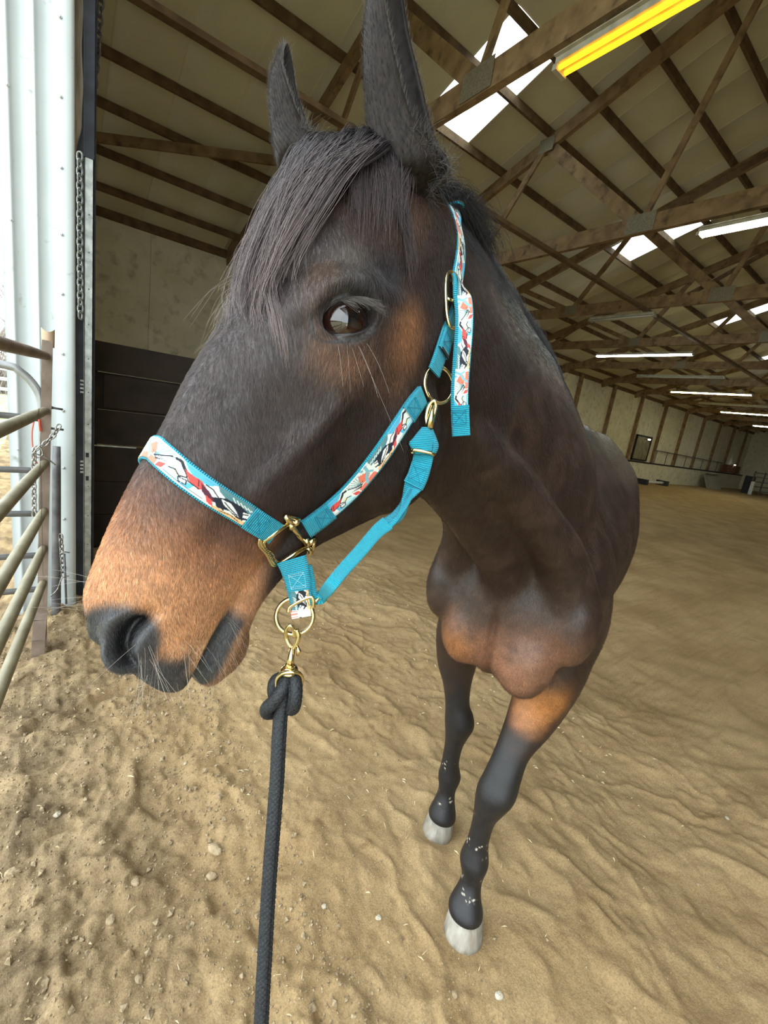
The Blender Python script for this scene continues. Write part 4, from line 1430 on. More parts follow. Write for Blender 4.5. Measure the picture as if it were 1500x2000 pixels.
# ---- hooves
M_HOOF = mat_noise('hoof_horn', (.22, .20, .16), (.42, .39, .33), scale=30, rough=.75, bump=.3, bscale=60, stretch=(1, 1, .25), c3=(.25, .19, .12), s3=22, t3=(.55, .75))
def hoof(u0, l0, yaw, zt=.098, sink=-.012, s=1.0):
    f = np.array([-math.cos(yaw), math.sin(yaw)])           # toe direction in (u,l)
    gq = np.array([f[1], -f[0]])
    t = np.linspace(0, 2 * np.pi, 40, endpoint=False)
    rings = []
    for h, rf, rs, rbk, sh in ((1.0, .047, .047, .040, -.006), (.97, .053, .053, .045, -.005), (.9, .054, .054, .046, -.002), (.6, .058, .057, .049, .007), (.3, .062, .061, .052, .015), (0, .066, .064, .054, .022)):
        zz = sink + (zt - sink) * h
        cf = np.cos(t); rr = np.where(cf > 0, rf, rbk) * s
        du = (cf * rr + sh)[:, None] * f + (np.sin(t) * rs * s)[:, None] * gq
        zslope = np.where(cf < 0, .30 * cf * (zt - sink) * h * .55, -.022 * cf * max(0, h - .85) / .15)
        rings.append(BW(u0 + du[:, 0], l0 + du[:, 1], zz + zslope))
    sp_ = Soup(); sp_.loft(np.array(rings))
    o_ = link('hoof', new_mesh('hoof', np.vstack(sp_.V), sp_.F, True), M_HOOF, horse)
    c_ = BW(u0, l0, 0.0)
    level(c_[:2], .075 * s, .004)
hoof(.022, .092, math.radians(24), .092)
hoof(.296, -.118, math.radians(-4), .092, s=.96)
hoof(1.60, -.112, 0, .085, s=.9); hoof(1.61, .13, 0, .085, s=.9)
print('horse t', round(time.time() - T0, 1))

# ================================================================== HALTER AND LEAD ROPE
hsel = np.where((co[:, 2] > 1.15) & (HI(co)[1] > -.55) & (HI(co)[0] > -.25))[0]
hco, hno = co[hsel], nos[hsel]
def snorm(P, r=.022):
    q = np.abs(hco - P).max(1) < r
    if q.sum() < 4: q = np.argsort(np.linalg.norm(hco - P, axis=1))[:12]
    n = hno[q].mean(0); return n / np.linalg.norm(n)

# --- webbing material: ribs run across the strap (UV.x along it in metres)
def webbing(name, c, pitch=.0024, depth=.0012):
    m, nt, N, L, b = mat_new(name)
    uv = N.new('ShaderNodeUVMap'); uv.uv_map = 'UV'
    sp_ = N.new('ShaderNodeSeparateXYZ'); L.new(uv.outputs[0], sp_.inputs[0])
    m1 = N.new('ShaderNodeMath'); m1.operation = 'MULTIPLY'; m1.inputs[1].default_value = 2 * math.pi / pitch
    L.new(sp_.outputs[0], m1.inputs[0])
    sn = N.new('ShaderNodeMath'); sn.operation = 'SINE'; L.new(m1.outputs[0], sn.inputs[0])
    m2 = N.new('ShaderNodeMath'); m2.operation = 'MULTIPLY'; m2.inputs[1].default_value = 2 * math.pi / .0016
    L.new(sp_.outputs[1], m2.inputs[0])
    sn2 = N.new('ShaderNodeMath'); sn2.operation = 'SINE'; L.new(m2.outputs[0], sn2.inputs[0])
    ad = N.new('ShaderNodeMath'); ad.operation = 'MULTIPLY_ADD'; ad.inputs[1].default_value = .22
    L.new(sn2.outputs[0], ad.inputs[0]); L.new(sn.outputs[0], ad.inputs[2])
    bp = N.new('ShaderNodeBump'); bp.inputs['Strength'].default_value = .9; bp.inputs['Distance'].default_value = depth
    L.new(ad.outputs[0], bp.inputs['Height']); L.new(bp.outputs[0], b.inputs['Normal'])
    r = N.new('ShaderNodeMapRange'); r.inputs[1].default_value = -1; r.inputs[2].default_value = 1; r.inputs[3].default_value = .72; r.inputs[4].default_value = 1.1
    L.new(sn.outputs[0], r.inputs[0])
    nz_ = N.new('ShaderNodeTexNoise'); nz_.inputs['Scale'].default_value = 260
    mm = N.new('ShaderNodeMath'); mm.operation = 'MULTIPLY_ADD'; mm.inputs[1].default_value = .3; 
    L.new(nz_.outputs[0], mm.inputs[0]); L.new(r.outputs[0], mm.inputs[2])
    mx = N.new('ShaderNodeMixRGB'); mx.blend_type = 'MULTIPLY'; mx.inputs[0].default_value = 1; mx.inputs[1].default_value = (*c, 1)
    L.new(mm.outputs[0], mx.inputs[2]); L.new(mx.outputs[0], b.inputs['Base Color'])
    b.inputs['Roughness'].default_value = .62; b.inputs['Specular IOR Level'].default_value = .35
    b.inputs['Sheen Weight'].default_value = .15
    return m
TEAL = (.010, .42, .60)
M_WEB = webbing('teal_webbing', TEAL)
M_WEBF = webbing('teal_webbing_fine', (.010, .44, .61), pitch=.0017, depth=.0009)
M_PRINT = mat_attr('printed_ribbon', rough=.6, spec=.3)
M_BRASS, nt, N, L, b = mat_new('polished_brass')
b.inputs['Base Color'].default_value = (.80, .66, .36, 1); b.inputs['Metallic'].default_value = 1; b.inputs['Roughness'].default_value = .16
M_STITCH = mat_plain('teal_thread', (.006, .19, .30), rough=.7)
M_STITCHP = mat_plain('pale_thread', (.30, .62, .72), rough=.7)
M_BLACKM = mat_plain('black_felt', (.01, .01, .012), rough=.8)

def set_uv(me, uv):
    lay = me.uv_layers.new(name='UV')
    li = np.empty(len(me.loops), np.int32); me.loops.foreach_get('vertex_index', li)
    lay.data.foreach_set('uv', uv[li].astype(np.float32).ravel())

def strap(name, path, normals, width, thick, mat, parent, nv=7, paint=None, nu=None, crown=.0):
    """flat webbing swept along path; normals face outwards.  paint(s, t) -> colours for the print"""
    path = np.asarray(path, float); normals = np.asarray(normals, float)
    s = np.r_[0, np.cumsum(np.linalg.norm(np.diff(path, axis=0), axis=1))]
    T_ = np.gradient(path, axis=0); T_ /= np.linalg.norm(T_, axis=1)[:, None] + 1e-12
    W_ = np.cross(normals, T_); W_ /= np.linalg.norm(W_, axis=1)[:, None] + 1e-12
    Nn = np.cross(T_, W_)
    t = np.linspace(-1, 1, nv)
    wid = np.broadcast_to(np.asarray(width, float), (len(path),))
    top = path[:, None] + W_[:, None] * (t[None, :, None] * wid[:, None, None] / 2) + Nn[:, None] * (thick / 2 - crown * t[None, :, None] ** 2)
    bot = path[:, None] + W_[:, None] * (t[None, :, None] * wid[:, None, None] / 2) - Nn[:, None] * (thick / 2 + crown * t[None, :, None] ** 2)
    P = np.concatenate([top, bot[:, ::-1]], 1)
    me = grid_mesh(name, P, smooth=False, close_v=True)
    uvx = np.repeat(s[:, None], 2 * nv, 1); uvy = np.concatenate([t, t[::-1]])[None] * wid[:, None] / 2
    set_uv(me, np.stack([uvx, uvy], -1).reshape(-1, 2))
    if paint is not None:
        c = paint(np.repeat(s[:, None], 2 * nv, 1).ravel(), np.tile(np.concatenate([t, t[::-1]]), (len(path), 1)).ravel())
        set_color(me, c)
    sm = np.ones(len(me.polygons), bool)
    me.polygons.foreach_set('use_smooth', sm)
    # caps
    bm_ = None
    return link(name, me, mat, parent)

# ---- ribbon print: desert rider artwork, painted in strap space (x along in mm, y across -11..11)
def inpoly(x, y, poly):
    c = np.zeros(x.shape, bool); n = len(poly)
    for i in range(n):
        x1, y1 = poly[i]; x2, y2 = poly[(i + 1) % n]
        cond = ((y1 > y) != (y2 > y))
        with np.errstate(divide='ignore', invalid='ignore'):
            c ^= cond & (x < (x2 - x1) * (y - y1) / (y2 - y1 + 1e-12) + x1)
    return c
def seg(x, y, pts, w):
    m = np.zeros(x.shape, bool)
    for (x1, y1), (x2, y2) in zip(pts[:-1], pts[1:]):
        dx, dy = x2 - x1, y2 - y1
        t = np.clip(((x - x1) * dx + (y - y1) * dy) / (dx * dx + dy * dy + 1e-9), 0, 1)
        m |= np.hypot(x - x1 - t * dx, y - y1 - t * dy) < w
    return m
WHITE = (.78, .80, .76); INK = (.018, .022, .035); REDP = (.72, .085, .075); CORAL = (.80, .20, .13); SKYB = (.10, .45, .68); PALE = (.45, .74, .82)
SAND_ = (.80, .50, .25); GRN = (.13, .30, .30); MAROON = (.10, .025, .05)
PERIOD = 92.0
def print_art(x, y, flip=1):
    """x in mm along, y in mm across (+ = upper edge as drawn)"""
    x = np.mod(x, PERIOD); y = y * flip
    c = np.tile(np.array(WHITE), (len(x), 1))
    wob = .7 * np.sin(x * 1.7 + y * .9) + .5 * np.sin(x * .83 - y * 2.1)
    def put(mask, colr): c[mask] = colr
    # sky patch and hill
    put(inpoly(x + wob * .4, y, [(36, 11), (62, 11), (57, 5), (48, 2), (42, 6)]), SKYB)
    put(inpoly(x, y + wob * .3, [(33, -3), (46, -6), (52, -11), (30, -11)]), PALE)
    put(inpoly(x, y, [(44, -5), (50, -3), (49, -8), (43, -9)]), SKYB)
    # cactus and sunset rocks
    put(inpoly(x + wob, y, [(6, 3), (13, 7), (18, 3), (17, -4), (10, -6), (6, -2)]), CORAL)
    put(inpoly(x + wob * .6, y, [(2, -5), (24, -6), (23, -11), (1, -11)]), CORAL)
    put(seg(x, y, [(3, 9), (5, 2), (10, -2), (14, -8)], 1.6) | seg(x, y, [(5, 2), (2, -3)], 1.2) | seg(x, y, [(8, 8), (9, 11)], 1.4), (.22, .47, .55))
    for k in range(7):
        put(seg(x, y, [(19, -3), (14 + 3.2 * k, 10 - .8 * abs(k - 3))], .32), GRN)
        put(seg(x, y, [(21, -6), (15 + 2.4 * k, -1)], .28), INK)
    put(seg(x, y, [(18, -4), (24, 0), (30, 6)], .6), INK)
    put(inpoly(x, y, [(25, -6), (30, -3), (29, -9), (24, -11)]), REDP)
    # rider: raised arm, hat, head, red shirt, dark chaps
    put(seg(x, y, [(33, 7), (36, 8), (39, 5), (43, 2)], 1.25), INK)
    put(inpoly(x, y, [(40, 4), (52, 4.5), (57, 1), (53, -4), (47, -3)]), REDP)
    put(seg(x, y, [(41, 3), (46, -3), (53, -3)], .4) | seg(x, y, [(50, 4), (52, -1)], .35), INK)
    put(inpoly(x, y, [(34, -2), (38, 1), (42, -1), (41, -4), (37, -5)]), (.75, .74, .52))
    put(seg(x, y, [(32.5, -3.5), (36, -1.5), (40, -4), (44, -1)], .55), INK)
    put(inpoly(x, y, [(40, -5), (45, -3), (46, -7), (42, -8)]), (.80, .80, .78))
    put(seg(x, y, [(40, -5), (45, -3.4), (46, -7), (41.5, -8), (40, -5)], .45), INK)
    put(inpoly(x, y, [(52, 3), (60, 0), (67, -4), (62, -7), (55, -3)]), MAROON)
    put(inpoly(x, y, [(57, 2), (62, 5), (66, 1), (62, -2)]), WHITE)
    put(seg(x, y, [(55, 4), (60, 4), (66, 0)], .5), INK)
    # bucking horse, black and white
    put(inpoly(x + wob * .3, y, [(60, 11), (90, 11), (91, 3), (80, 2), (70, 3), (64, 6)]), (.10, .24, .27))
    put(inpoly(x + wob * .4, y, [(62, -2), (70, 4), (80, 5), (90, 2), (90, -4), (84, -8), (76, -5), (68, -8)]), INK)
    put(inpoly(x, y, [(67, 1), (74, 2), (80, -2), (84, -6), (78, -5), (71, -3)]), WHITE)
    put(inpoly(x, y, [(84, 1), (90, 3), (91, -2), (86, -4)]), WHITE)
    for p_ in ([(70, 0), (76, -3), (82, -5)], [(85, -1), (88, 1)], [(64, -4), (70, -6), (74, -9)], [(86, -6), (88, -9)]):
        put(seg(x, y, p_, .5), INK)
    for k in range(6):
        put(seg(x, y, [(73 + 3 * k, 8 - k * .3), (76 + 3 * k, 5)], .45), WHITE)
    put(inpoly(x + wob * .5, y, [(66, -8), (90, -7), (92, -11), (64, -11)]), SAND_)
    put(seg(x, y, [(70, -10), (78, -8), (86, -10)], .35), INK)
    put(inpoly(x, y, [(58, -4), (63, -5), (66, -10), (61, -9)]), REDP)
    # tufts and thin rules
    put((np.abs(y - 8.6 + .25 * np.sin(x)) < .22) & (np.mod(x, 13) < 8), GRN)
    put((np.abs(y + 8.9) < .25) & (x > 30) & (x < 58), INK)
    return c
def paint_print(x0=0.0, flip=1, hw=.0108):
    def f(s, t):
        return print_art((s + x0) * 1000.0, t * hw * 1000.0, flip)
    return f

halter = thing('halter', HW(.42, -.05, 0), 'turquoise webbing halter with cowboy print and brass fittings on the horse head', 'halter')

def surf_path(pxs, n, lift=.004, smooth=3, r=.022):
    H = []
    for p in pxs:
        P, _ = hit(*p)
        H.append(P)
    P = resample(spline(H, 6 * n), n)
    Nn = np.array([snorm(q, r) for q in P])
    for _ in range(smooth):
        Nn[1:-1] = (Nn[:-2] + 2 * Nn[1:-1] + Nn[2:]) / 4
    Nn /= np.linalg.norm(Nn, axis=1)[:, None]
    return P + Nn * lift, Nn
def mirp(P): return mirror_h(P)
def mirn(Nn): return np.array([mirror_v(q) for q in Nn])
def both(P, Nn):
    return [(P, Nn), (mirp(P), mirn(Nn)[:, :])]

# noseband: left half from the side square up over the bridge, then its mirror
nb_px = [(532, 1037), (505, 1021), (470, 998), (420, 968), (370, 933), (330, 899), (303, 874)]
Pn, Nn = surf_path(nb_px, 60, .0035, 8, .03)
lh = HI(Pn)[2]
keep = lh > .004
Pn, Nn = Pn[keep], Nn[keep]
full = np.vstack([Pn, mirp(Pn)[::-1]]); fulln = np.vstack([Nn, mirn(Nn)[::-1]])
full = resample(spline(full[::3], 400), 220)
fn = np.stack([np.interp(np.linspace(0, 1, 220), np.linspace(0, 1, len(fulln)), fulln[:, k]) for k in range(3)], -1)
for _ in range(20): fn[1:-1] = (fn[:-2] + 2 * fn[1:-1] + fn[2:]) / 4
fn /= np.linalg.norm(fn, axis=1)[:, None]
strap('noseband', full, fn, .0262, .003, M_WEB, halter, nv=7)
sl = np.r_[0, np.cumsum(np.linalg.norm(np.diff(full, axis=0), axis=1))]
m0 = .040; i0 = np.searchsorted(sl, m0); i1 = len(sl) - i0
fine = resample(full[i0:i1], 620); fnf = np.stack([np.interp(np.linspace(0, 1, 620), np.linspace(0, 1, i1 - i0), fn[i0:i1, k]) for k in range(3)], -1)
LEN_N = sl[i1 - 1] - sl[i0]
print('noseband print length', LEN_N)
# drawn from the tan end upwards, so run the art backwards from the square
def paint_nose(s, t): return print_art(91.5 - s * 1000.0 / 1.62, -t * 10.9, 1)
strap('printed_ribbon', fine + fnf * .0019, fnf, .0222, .0008, M_PRINT, halter, nv=41, paint=paint_nose)
def tab(P, Nn, i_a, i_b, lift, parent, nm='end_tab'):
    o_ = strap(nm, P[i_a:i_b] + Nn[i_a:i_b] * lift, Nn[i_a:i_b], .0266, .0028, M_WEB, parent, nv=7)
    return o_
def stitches(P, Nn, parent, mat=None, wid=.0266, nm='stitching'):
    """zig-zag box stitch lying on a folded tab"""
    s = np.r_[0, np.cumsum(np.linalg.norm(np.diff(P, axis=0), axis=1))]
    Tn = np.gradient(P, axis=0); Tn /= np.linalg.norm(Tn, axis=1)[:, None]
    Wn = np.cross(Nn, Tn)
    def at(u, w):
        x = u * s[-1]
        q = np.array([np.interp(x, s, P[:, k]) for k in range(3)])
        wv = np.array([np.interp(x, s, Wn[:, k]) for k in range(3)]); nv_ = np.array([np.interp(x, s, Nn[:, k]) for k in range(3)])
        return q + wv * w * wid / 2 + nv_ * .0002
    m = MB()
    lines = [((.12, -.7), (.12, .7)), ((.88, -.7), (.88, .7)), ((.12, -.7), (.88, -.7)), ((.12, .7), (.88, .7)), ((.12, -.7), (.88, .7)), ((.12, .7), (.88, -.7)),
             ((.22, -.7), (.22, .7)), ((.78, -.7), (.78, .7))]
    for (a_, b_) in lines:
        L_ = np.hypot((b_[0] - a_[0]) * s[-1], (b_[1] - a_[1]) * wid / 2); n_ = max(3, int(L_ / .0022))
        for k in range(n_):
            u0, u1 = k / n_, (k + .62) / n_
            m.tube([at(a_[0] + (b_[0] - a_[0]) * u, a_[1] + (b_[1] - a_[1]) * u) for u in (u0, u1)], .00042, 5)
    o_ = m.obj(nm, mat or M_STITCH, parent); o_['kind'] = 'stuff'
    return o_
iT = np.searchsorted(sl, .045)
tab(full, fn, 0, iT, .0030, halter); stitches(full[int(iT*.42):iT] + fn[int(iT*.42):iT] * .0046, fn[int(iT*.42):iT], halter)
tab(full[::-1], fn[::-1], 0, iT, .0030, halter)

# cheekpiece: from the side square up to the cheek ring
ck_px = [(592, 1030), (640, 994), (690, 948), (735, 893), (772, 838), (800, 795), (818, 772)]
Pc, Nc = surf_path(ck_px, 150, .0045, 12, .03)
# the print faces out; blend normals towards the sideways direction so the strap stays flat
Nc = Nc * .8 + HL * .3 - R[:, 2] * .15; Nc /= np.linalg.norm(Nc, axis=1)[:, None]
sc_ = np.r_[0, np.cumsum(np.linalg.norm(np.diff(Pc, axis=0), axis=1))]
j0, j1 = np.searchsorted(sc_, .034), np.searchsorted(sc_, sc_[-1] - .035)
for side, (P_, N_) in enumerate(both(Pc, Nc)):
    strap('cheek_strap', P_, N_, .0262, .003, M_WEB, halter)
    fine = resample(P_[j0:j1], 420); nf2 = np.stack([np.interp(np.linspace(0, 1, 420), np.linspace(0, 1, j1 - j0), N_[j0:j1, k]) for k in range(3)], -1)
    strap('printed_ribbon', fine + nf2 * .0019, nf2, .0215, .0008, M_PRINT, halter, nv=41, paint=(lambda s, t: print_art(58.0 - s * 1000.0 / 1.38, -t * 10.6, -1)))
    tab(P_, N_, 0, j0 + 4, .0030, halter); tab(P_, N_, j1 - 4, len(P_), .0030, halter)
    if side == 0:
        stitches(P_[int(j0*.4):j0+4] + N_[int(j0*.4):j0+4] * .0046, N_[int(j0*.4):j0+4], halter)
        q0, q1 = j1 - 4, j1 + int((len(P_) - j1) * .62)
        stitches(P_[q0:q1] + N_[q0:q1] * .0046, N_[q0:q1], halter)

# side squares
def square_ring(mir):
    mv = mirror_v if mir else (lambda v: np.asarray(v)); mp_ = mirp if mir else (lambda p: np.asarray(p))
    c0, _ = hit(558, 1062)
    hs_ = [hit(*p)[0] for p in ((503, 1058), (566, 1004), (612, 1062), (550, 1104))]
    n0 = np.cross(hs_[2] - hs_[0], hs_[1] - hs_[3]); n0 /= np.linalg.norm(n0)
    if np.dot(n0, R[:, 2]) > 0: n0 = -n0
    allh = [hit(*p)[0] for p in ((510, 1060), (540, 1080), (566, 1010), (600, 1060), (550, 1100), (558, 1062), (530, 1045), (585, 1035))]
    c0 = c0 + n0 * (max(np.dot(q - c0, n0) for q in allh) + .0045)
    pl_ = lambda x, y: mp_(on_plane(x, y, c0, n0))
    n1 = mv(n0)
    ob = bpy.data.objects.new('side_square', None)
    A, B, C, D = pl_(564, 1021), pl_(599, 1066), pl_(550, 1099), pl_(514, 1058)
    m = MB()
    for a_, b_ in ((A, B), (B, C), (D, A)):
        m.tube([a_, a_ + (b_ - a_) * .5, b_], .0031, 12)
    # curved nameplate bar
    E1, E2 = pl_(507, 1052), pl_(541, 1104)
    mid = (E1 + E2) / 2; inn = (A + B) / 2
    out = (mid - inn); out = out / np.linalg.norm(out)
    outer = spline([E1, pl_(506, 1066), mid + out * .0035, pl_(531, 1103), E2], 24)
    inner = spline([D, pl_(520, 1071), (D + C) / 2 + out * .001, pl_(539, 1096), C], 24)
    P_ = np.stack([outer + n1 * .0012, outer - n1 * .0012, inner - n1 * .0012, inner + n1 * .0012], 1)
    for a_, b_ in zip(range(23), range(1, 24)):
        m.add(np.vstack([P_[a_], P_[b_]]), [(0, 1, 5, 4), (1, 2, 6, 5), (2, 3, 7, 6), (3, 0, 4, 7)])
    m.tube(outer, .0018, 8); m.tube(inner, .0016, 8)
    # lugs at the strap corners
    for (p_, q_) in (((556, 1007), (572, 1024)), ((584, 1013), (572, 1026)), ((616, 1050), (600, 1064)), ((607, 1083), (600, 1068)), ((572, 1020), (566, 1034)), ((598, 1052), (600, 1068))):
        m.tube([pl_(*p_), (pl_(*p_) + pl_(*q_)) / 2 + n1 * .0008, pl_(*q_)], [.0030, .0042, .0034], 10)
    m.tube([pl_(556, 1008), pl_(584, 1014)], .0024, 10); m.tube([pl_(616, 1051), pl_(607, 1083)], .0026, 10)
    o_ = m.obj('side_square', M_BRASS, halter, True)
    if not mir:
        # raised maker's lettering on the plate
        fc = bpy.data.curves.new('lettering', 'FONT'); fc.body = 'WEAVER'; fc.size = .0072; fc.extrude = .0003; fc.align_x = 'CENTER'; fc.align_y = 'CENTER'; fc.space_character = 1.0
        tf = bpy.data.objects.new('lettering_src', fc); COL.objects.link(tf)
        tme = bpy.data.meshes.new_from_object(tf.evaluated_get(bpy.context.evaluated_depsgraph_get()))
        bpy.data.objects.remove(tf); bpy.data.curves.remove(fc)
        tme.materials.clear(); tme.materials.append(mat_plain('lettering_dark', (.05, .045, .03), rough=.4, metal=.3))
        tx = bpy.data.objects.new('lettering', tme); COL.objects.link(tx)
        xdir = E2 - E1; xdir /= np.linalg.norm(xdir); zd = n1; yd = np.cross(zd, xdir)
        cen = (mid + (D + C) / 2) / 2 + out * .0018 + n1 * .0013
        tx.parent = o_
        Mx = Matrix.Identity(4)
        for i in range(3):
            Mx[i][0], Mx[i][1], Mx[i][2], Mx[i][3] = xdir[i], yd[i], zd[i], cen[i]
        tx.matrix_basis = Mx
    return pl_, n1, c0
pl_sq, n_sq, c_sq = square_ring(False); square_ring(True)

# chin strap: teal fold under the square, printed ribbon, round ring below the jaw
zc0 = np.dot(c_sq - CAM, R[:, 2])
def cpt(px, py, z): return at_depth(px, py, z)
chA = [cpt(570, 1092, zc0 - .004), cpt(575, 1107, zc0 + .0), cpt(580, 1126, zc0 + .004), cpt(584, 1148, zc0 + .008), cpt(587, 1172, zc0 + .013), cpt(589, 1196, zc0 + .018)]
PA = resample(spline(chA, 60), 50)
nv_c = -R[:, 2] * .9 + R[:, 0] * .12; 
NA = np.tile(nv_c / np.linalg.norm(nv_c), (50, 1))
strap('chin_strap', PA, NA, np.linspace(.0335, .0245, 50), .003, M_WEB, halter)
fineA = resample(PA[24:], 200); 
strap('printed_ribbon', fineA + NA[0] * .0020, np.tile(NA[0], (200, 1)), .0218, .0008, M_PRINT, halter, nv=41, paint=(lambda s, t: print_art(58 + s * 1000.0 * 1.0, t * 10.8, -1)))
strap('end_tab', PA[:29] + NA[:29] * .0032, NA[:29], np.linspace(.0345, .0275, 29), .003, M_WEB, halter); stitches(PA[11:29] + NA[11:29] * .0049, NA[11:29], halter, M_STITCHP)
# the strap's far half runs back up to the other side square under the chin
c2 = mirror_h(c_sq)
farP = resample(spline([PA[-1] + R[:, 2] * .006, cpt(588, 1170, zc0 + .035), HW(.50, -.172, 0), mirror_h(PA[25]) , mirror_h(PA[3])], 60), 60)
fnr = np.array([np.cross(HL, t_) for t_ in np.gradient(farP, axis=0)]); fnr /= np.linalg.norm(fnr, axis=1)[:, None]
strap('chin_strap', farP, fnr, .0245, .003, M_WEB, halter)
# second layer behind, darker teal edge on the right
PB_ = PA[8:44] + R[:, 0] * .0085 + R[:, 2] * .006
strap('chin_strap', PB_, NA[8:44], .022, .003, M_WEB, halter)
# square-topped slot loop and round ring
zr = np.dot(PA[-1] - CAM, R[:, 2])
m = MB()
slot = [cpt(563, 1196, zr - .006), cpt(566, 1186, zr - .006), cpt(585, 1174, zr - .006), cpt(606, 1166, zr - .005), cpt(612, 1172, zr - .004), cpt(612, 1187, zr - .002)]
m.tube(spline(slot, 30), .0026, 10)
rc = cpt(575.5, 1204, zr - .002)
m.torus(rc, -R[:, 2] * .95 + R[:, 0] * .1, 35.5 * zr / FPX, .0027, 44, 10, xdir=R[:, 0])
m.obj('chin_ring', M_BRASS, halter, True)
PF = resample([cpt(587, 1190, zr - .001), cpt(589, 1206, zr - .004)], 30)
strap('printed_ribbon', PF, np.tile(NA[0], (30, 1)), .0235, .0042, M_PRINT, halter, nv=41, paint=(lambda s, t: np.where((np.hypot(s * 1000 - 11, t * 10 + 1.0) < 1.7)[:, None], np.array(INK), np.where(((t < -.3) & (s < .009) & (np.mod(s * 1000, 4) < 2.2))[:, None], np.array(CORAL), np.array((.74, .72, .66))))))

# cheek rings
PR, _ = hit(838, 752); NR_ = snorm(PR, .03)
NRr = NR_ * .6 + R[:, 0] * .10 - R[:, 2] * .75; NRr /= np.linalg.norm(NRr)
for mir in (False, True):
    c = PR + NR_ * .0150 - R[:, 0] * .001; n_ = NRr
    if mir: c, n_ = mirror_h(c), mirror_v(n_)
    xd = np.cross(n_, UZ)
    m = MB(); m.torus(c, n_, .0238, .0027, 44, 10)
    m.obj('cheek_ring', M_BRASS, halter, True)
zR = float(np.dot(PR - CAM, R[:, 2])) - .008

# crown: teal piece from the ring to the buckle, printed strap over the poll, loose printed tail
zB = zR + .035
cr_lo = [cpt(848, 728, zR - .012), cpt(858, 700, zR - .010), cpt(868, 668, zR - .002), cpt(877, 638, zR + .012), cpt(886, 606, zB - .012), cpt(889, 590, zB - .010)]
PL = resample(spline(cr_lo, 80), 60)
side_n = -R[:, 2] * .75 + R[:, 0] * .62; side_n /= np.linalg.norm(side_n)
NL = np.tile(side_n, (60, 1))
def keep_out(P, lift):
    out = P.copy()
    for i in range(len(P)):
        h, n_, k_, t_ = bvh.find_nearest(Vector(P[i]))
        h = np.array(h); n_ = np.array(n_)
        dd = np.dot(P[i] - h, n_)
        if dd < lift: out[i] = P[i] + n_ * (lift - dd)
    for _ in range(6): out[1:-1] = (out[:-2] + 2 * out[1:-1] + out[2:]) / 4
    return out
PL = keep_out(PL, .005)
NL = np.array([snorm(q, .03) for q in PL]) * .65 + side_n * .5; NL /= np.linalg.norm(NL, axis=1)[:, None]
strap('crown_piece', PL, NL, .0262, .003, M_WEB, halter)
strap('crown_piece', PL[14:] + NL[14:] * .0034, NL[14:], .0262, .0028, M_WEB, halter)
o_ = strap('dark_lining', PL[13:16] + NL[13:16] * .0033 + R[:, 0] * .003, NL[13:16], .020, .0015, M_BLACKM, halter)
stitches(PL[17:31] + NL[17:31] * .0050, NL[17:31], halter)
# buckle
zB = min(zB, float(np.min((PL[35:] - CAM) @ R[:, 2])) + .006)
print('zB', zB, 'skin', [round(float(np.dot(hit(x_, 590)[0] - CAM, R[:, 2])), 3) for x_ in (870, 880, 890)])
bc = cpt(884, 587, zB - .022)
bax = cpt(890, 642, zB - .018) - cpt(886, 533, zB - .024); bL = np.linalg.norm(bax); bax /= bL
bx_ = (R[:, 0] * .72 + R[:, 2] * .60); bx_ -= bax * np.dot(bx_, bax); bx_ /= np.linalg.norm(bx_)
m = MB()
bp_ = []
for t in np.linspace(0, 2 * np.pi, 40, endpoint=False):
    ct, st_ = np.cos(t), np.sin(t)
    bp_.append(bc + bax * (bL / 2) * np.sign(st_) * abs(st_) ** .75 + bx_ * .0135 * np.sign(ct) * abs(ct) ** .6)
m.tube(bp_, .0026, 10, closed=True)
m.tube([bc + bx_ * -.0135, bc + bx_ * .0135], .0022, 8)
m.tube([bc + bx_ * .001, bc + bx_ * .002 + bax * .012 - R[:, 2] * .005, bc + bax * -.030 - R[:, 2] * .004], .0019, 8)
m.obj('crown_buckle', M_BRASS, halter, True)
# strap over the poll, behind the ears
up_l = [cpt(890, 560, zB - .012), cpt(893, 525, zB - .010), cpt(896, 488, zB - .004), cpt(895, 452, zB + .004), cpt(890, 428, zB + .014)]
PU = resample(spline(up_l, 100), 80); PU = keep_out(PU, .005)
crest_i = 97
topc = CR[crest_i] + UZ * .004
mid_l = (PU[-1] * .45 + topc * .55) + HL * .004
half = resample(spline([PU[0], PU[26], PU[53], PU[-1], mid_l, topc], 200), 130)
half = keep_out(half, .005)
full_u = np.vstack([half, mirp(half)[::-1]])
full_u = resample(full_u, 260)
for _ in range(30): full_u[1:-1] = (full_u[:-2] + 2 * full_u[1:-1] + full_u[2:]) / 4
full_u = keep_out(full_u, .004)
Nu = np.array([snorm(q, .035) for q in full_u]) * .7
wl_ = np.clip(1 - np.linspace(0, 1, 260) * 3.2, 0, 1)[:, None]
Nu = Nu + wl_ * side_n * .75
for _ in range(20): Nu[1:-1] = (Nu[:-2] + 2 * Nu[1:-1] + Nu[2:]) / 4
Nu /= np.linalg.norm(Nu, axis=1)[:, None]
strap('crown_strap', full_u, Nu, .0262, .003, M_WEB, halter)
fu = resample(full_u, 900); fnu = np.stack([np.interp(np.linspace(0, 1, 900), np.linspace(0, 1, 260), Nu[:, k]) for k in range(3)], -1)
strap('printed_ribbon', fu + fnu * .0019, fnu, .0222, .0008, M_PRINT, halter, nv=41, paint=(lambda s, t: print_art(20 + s * 1000.0, t * 10.9, -1)))
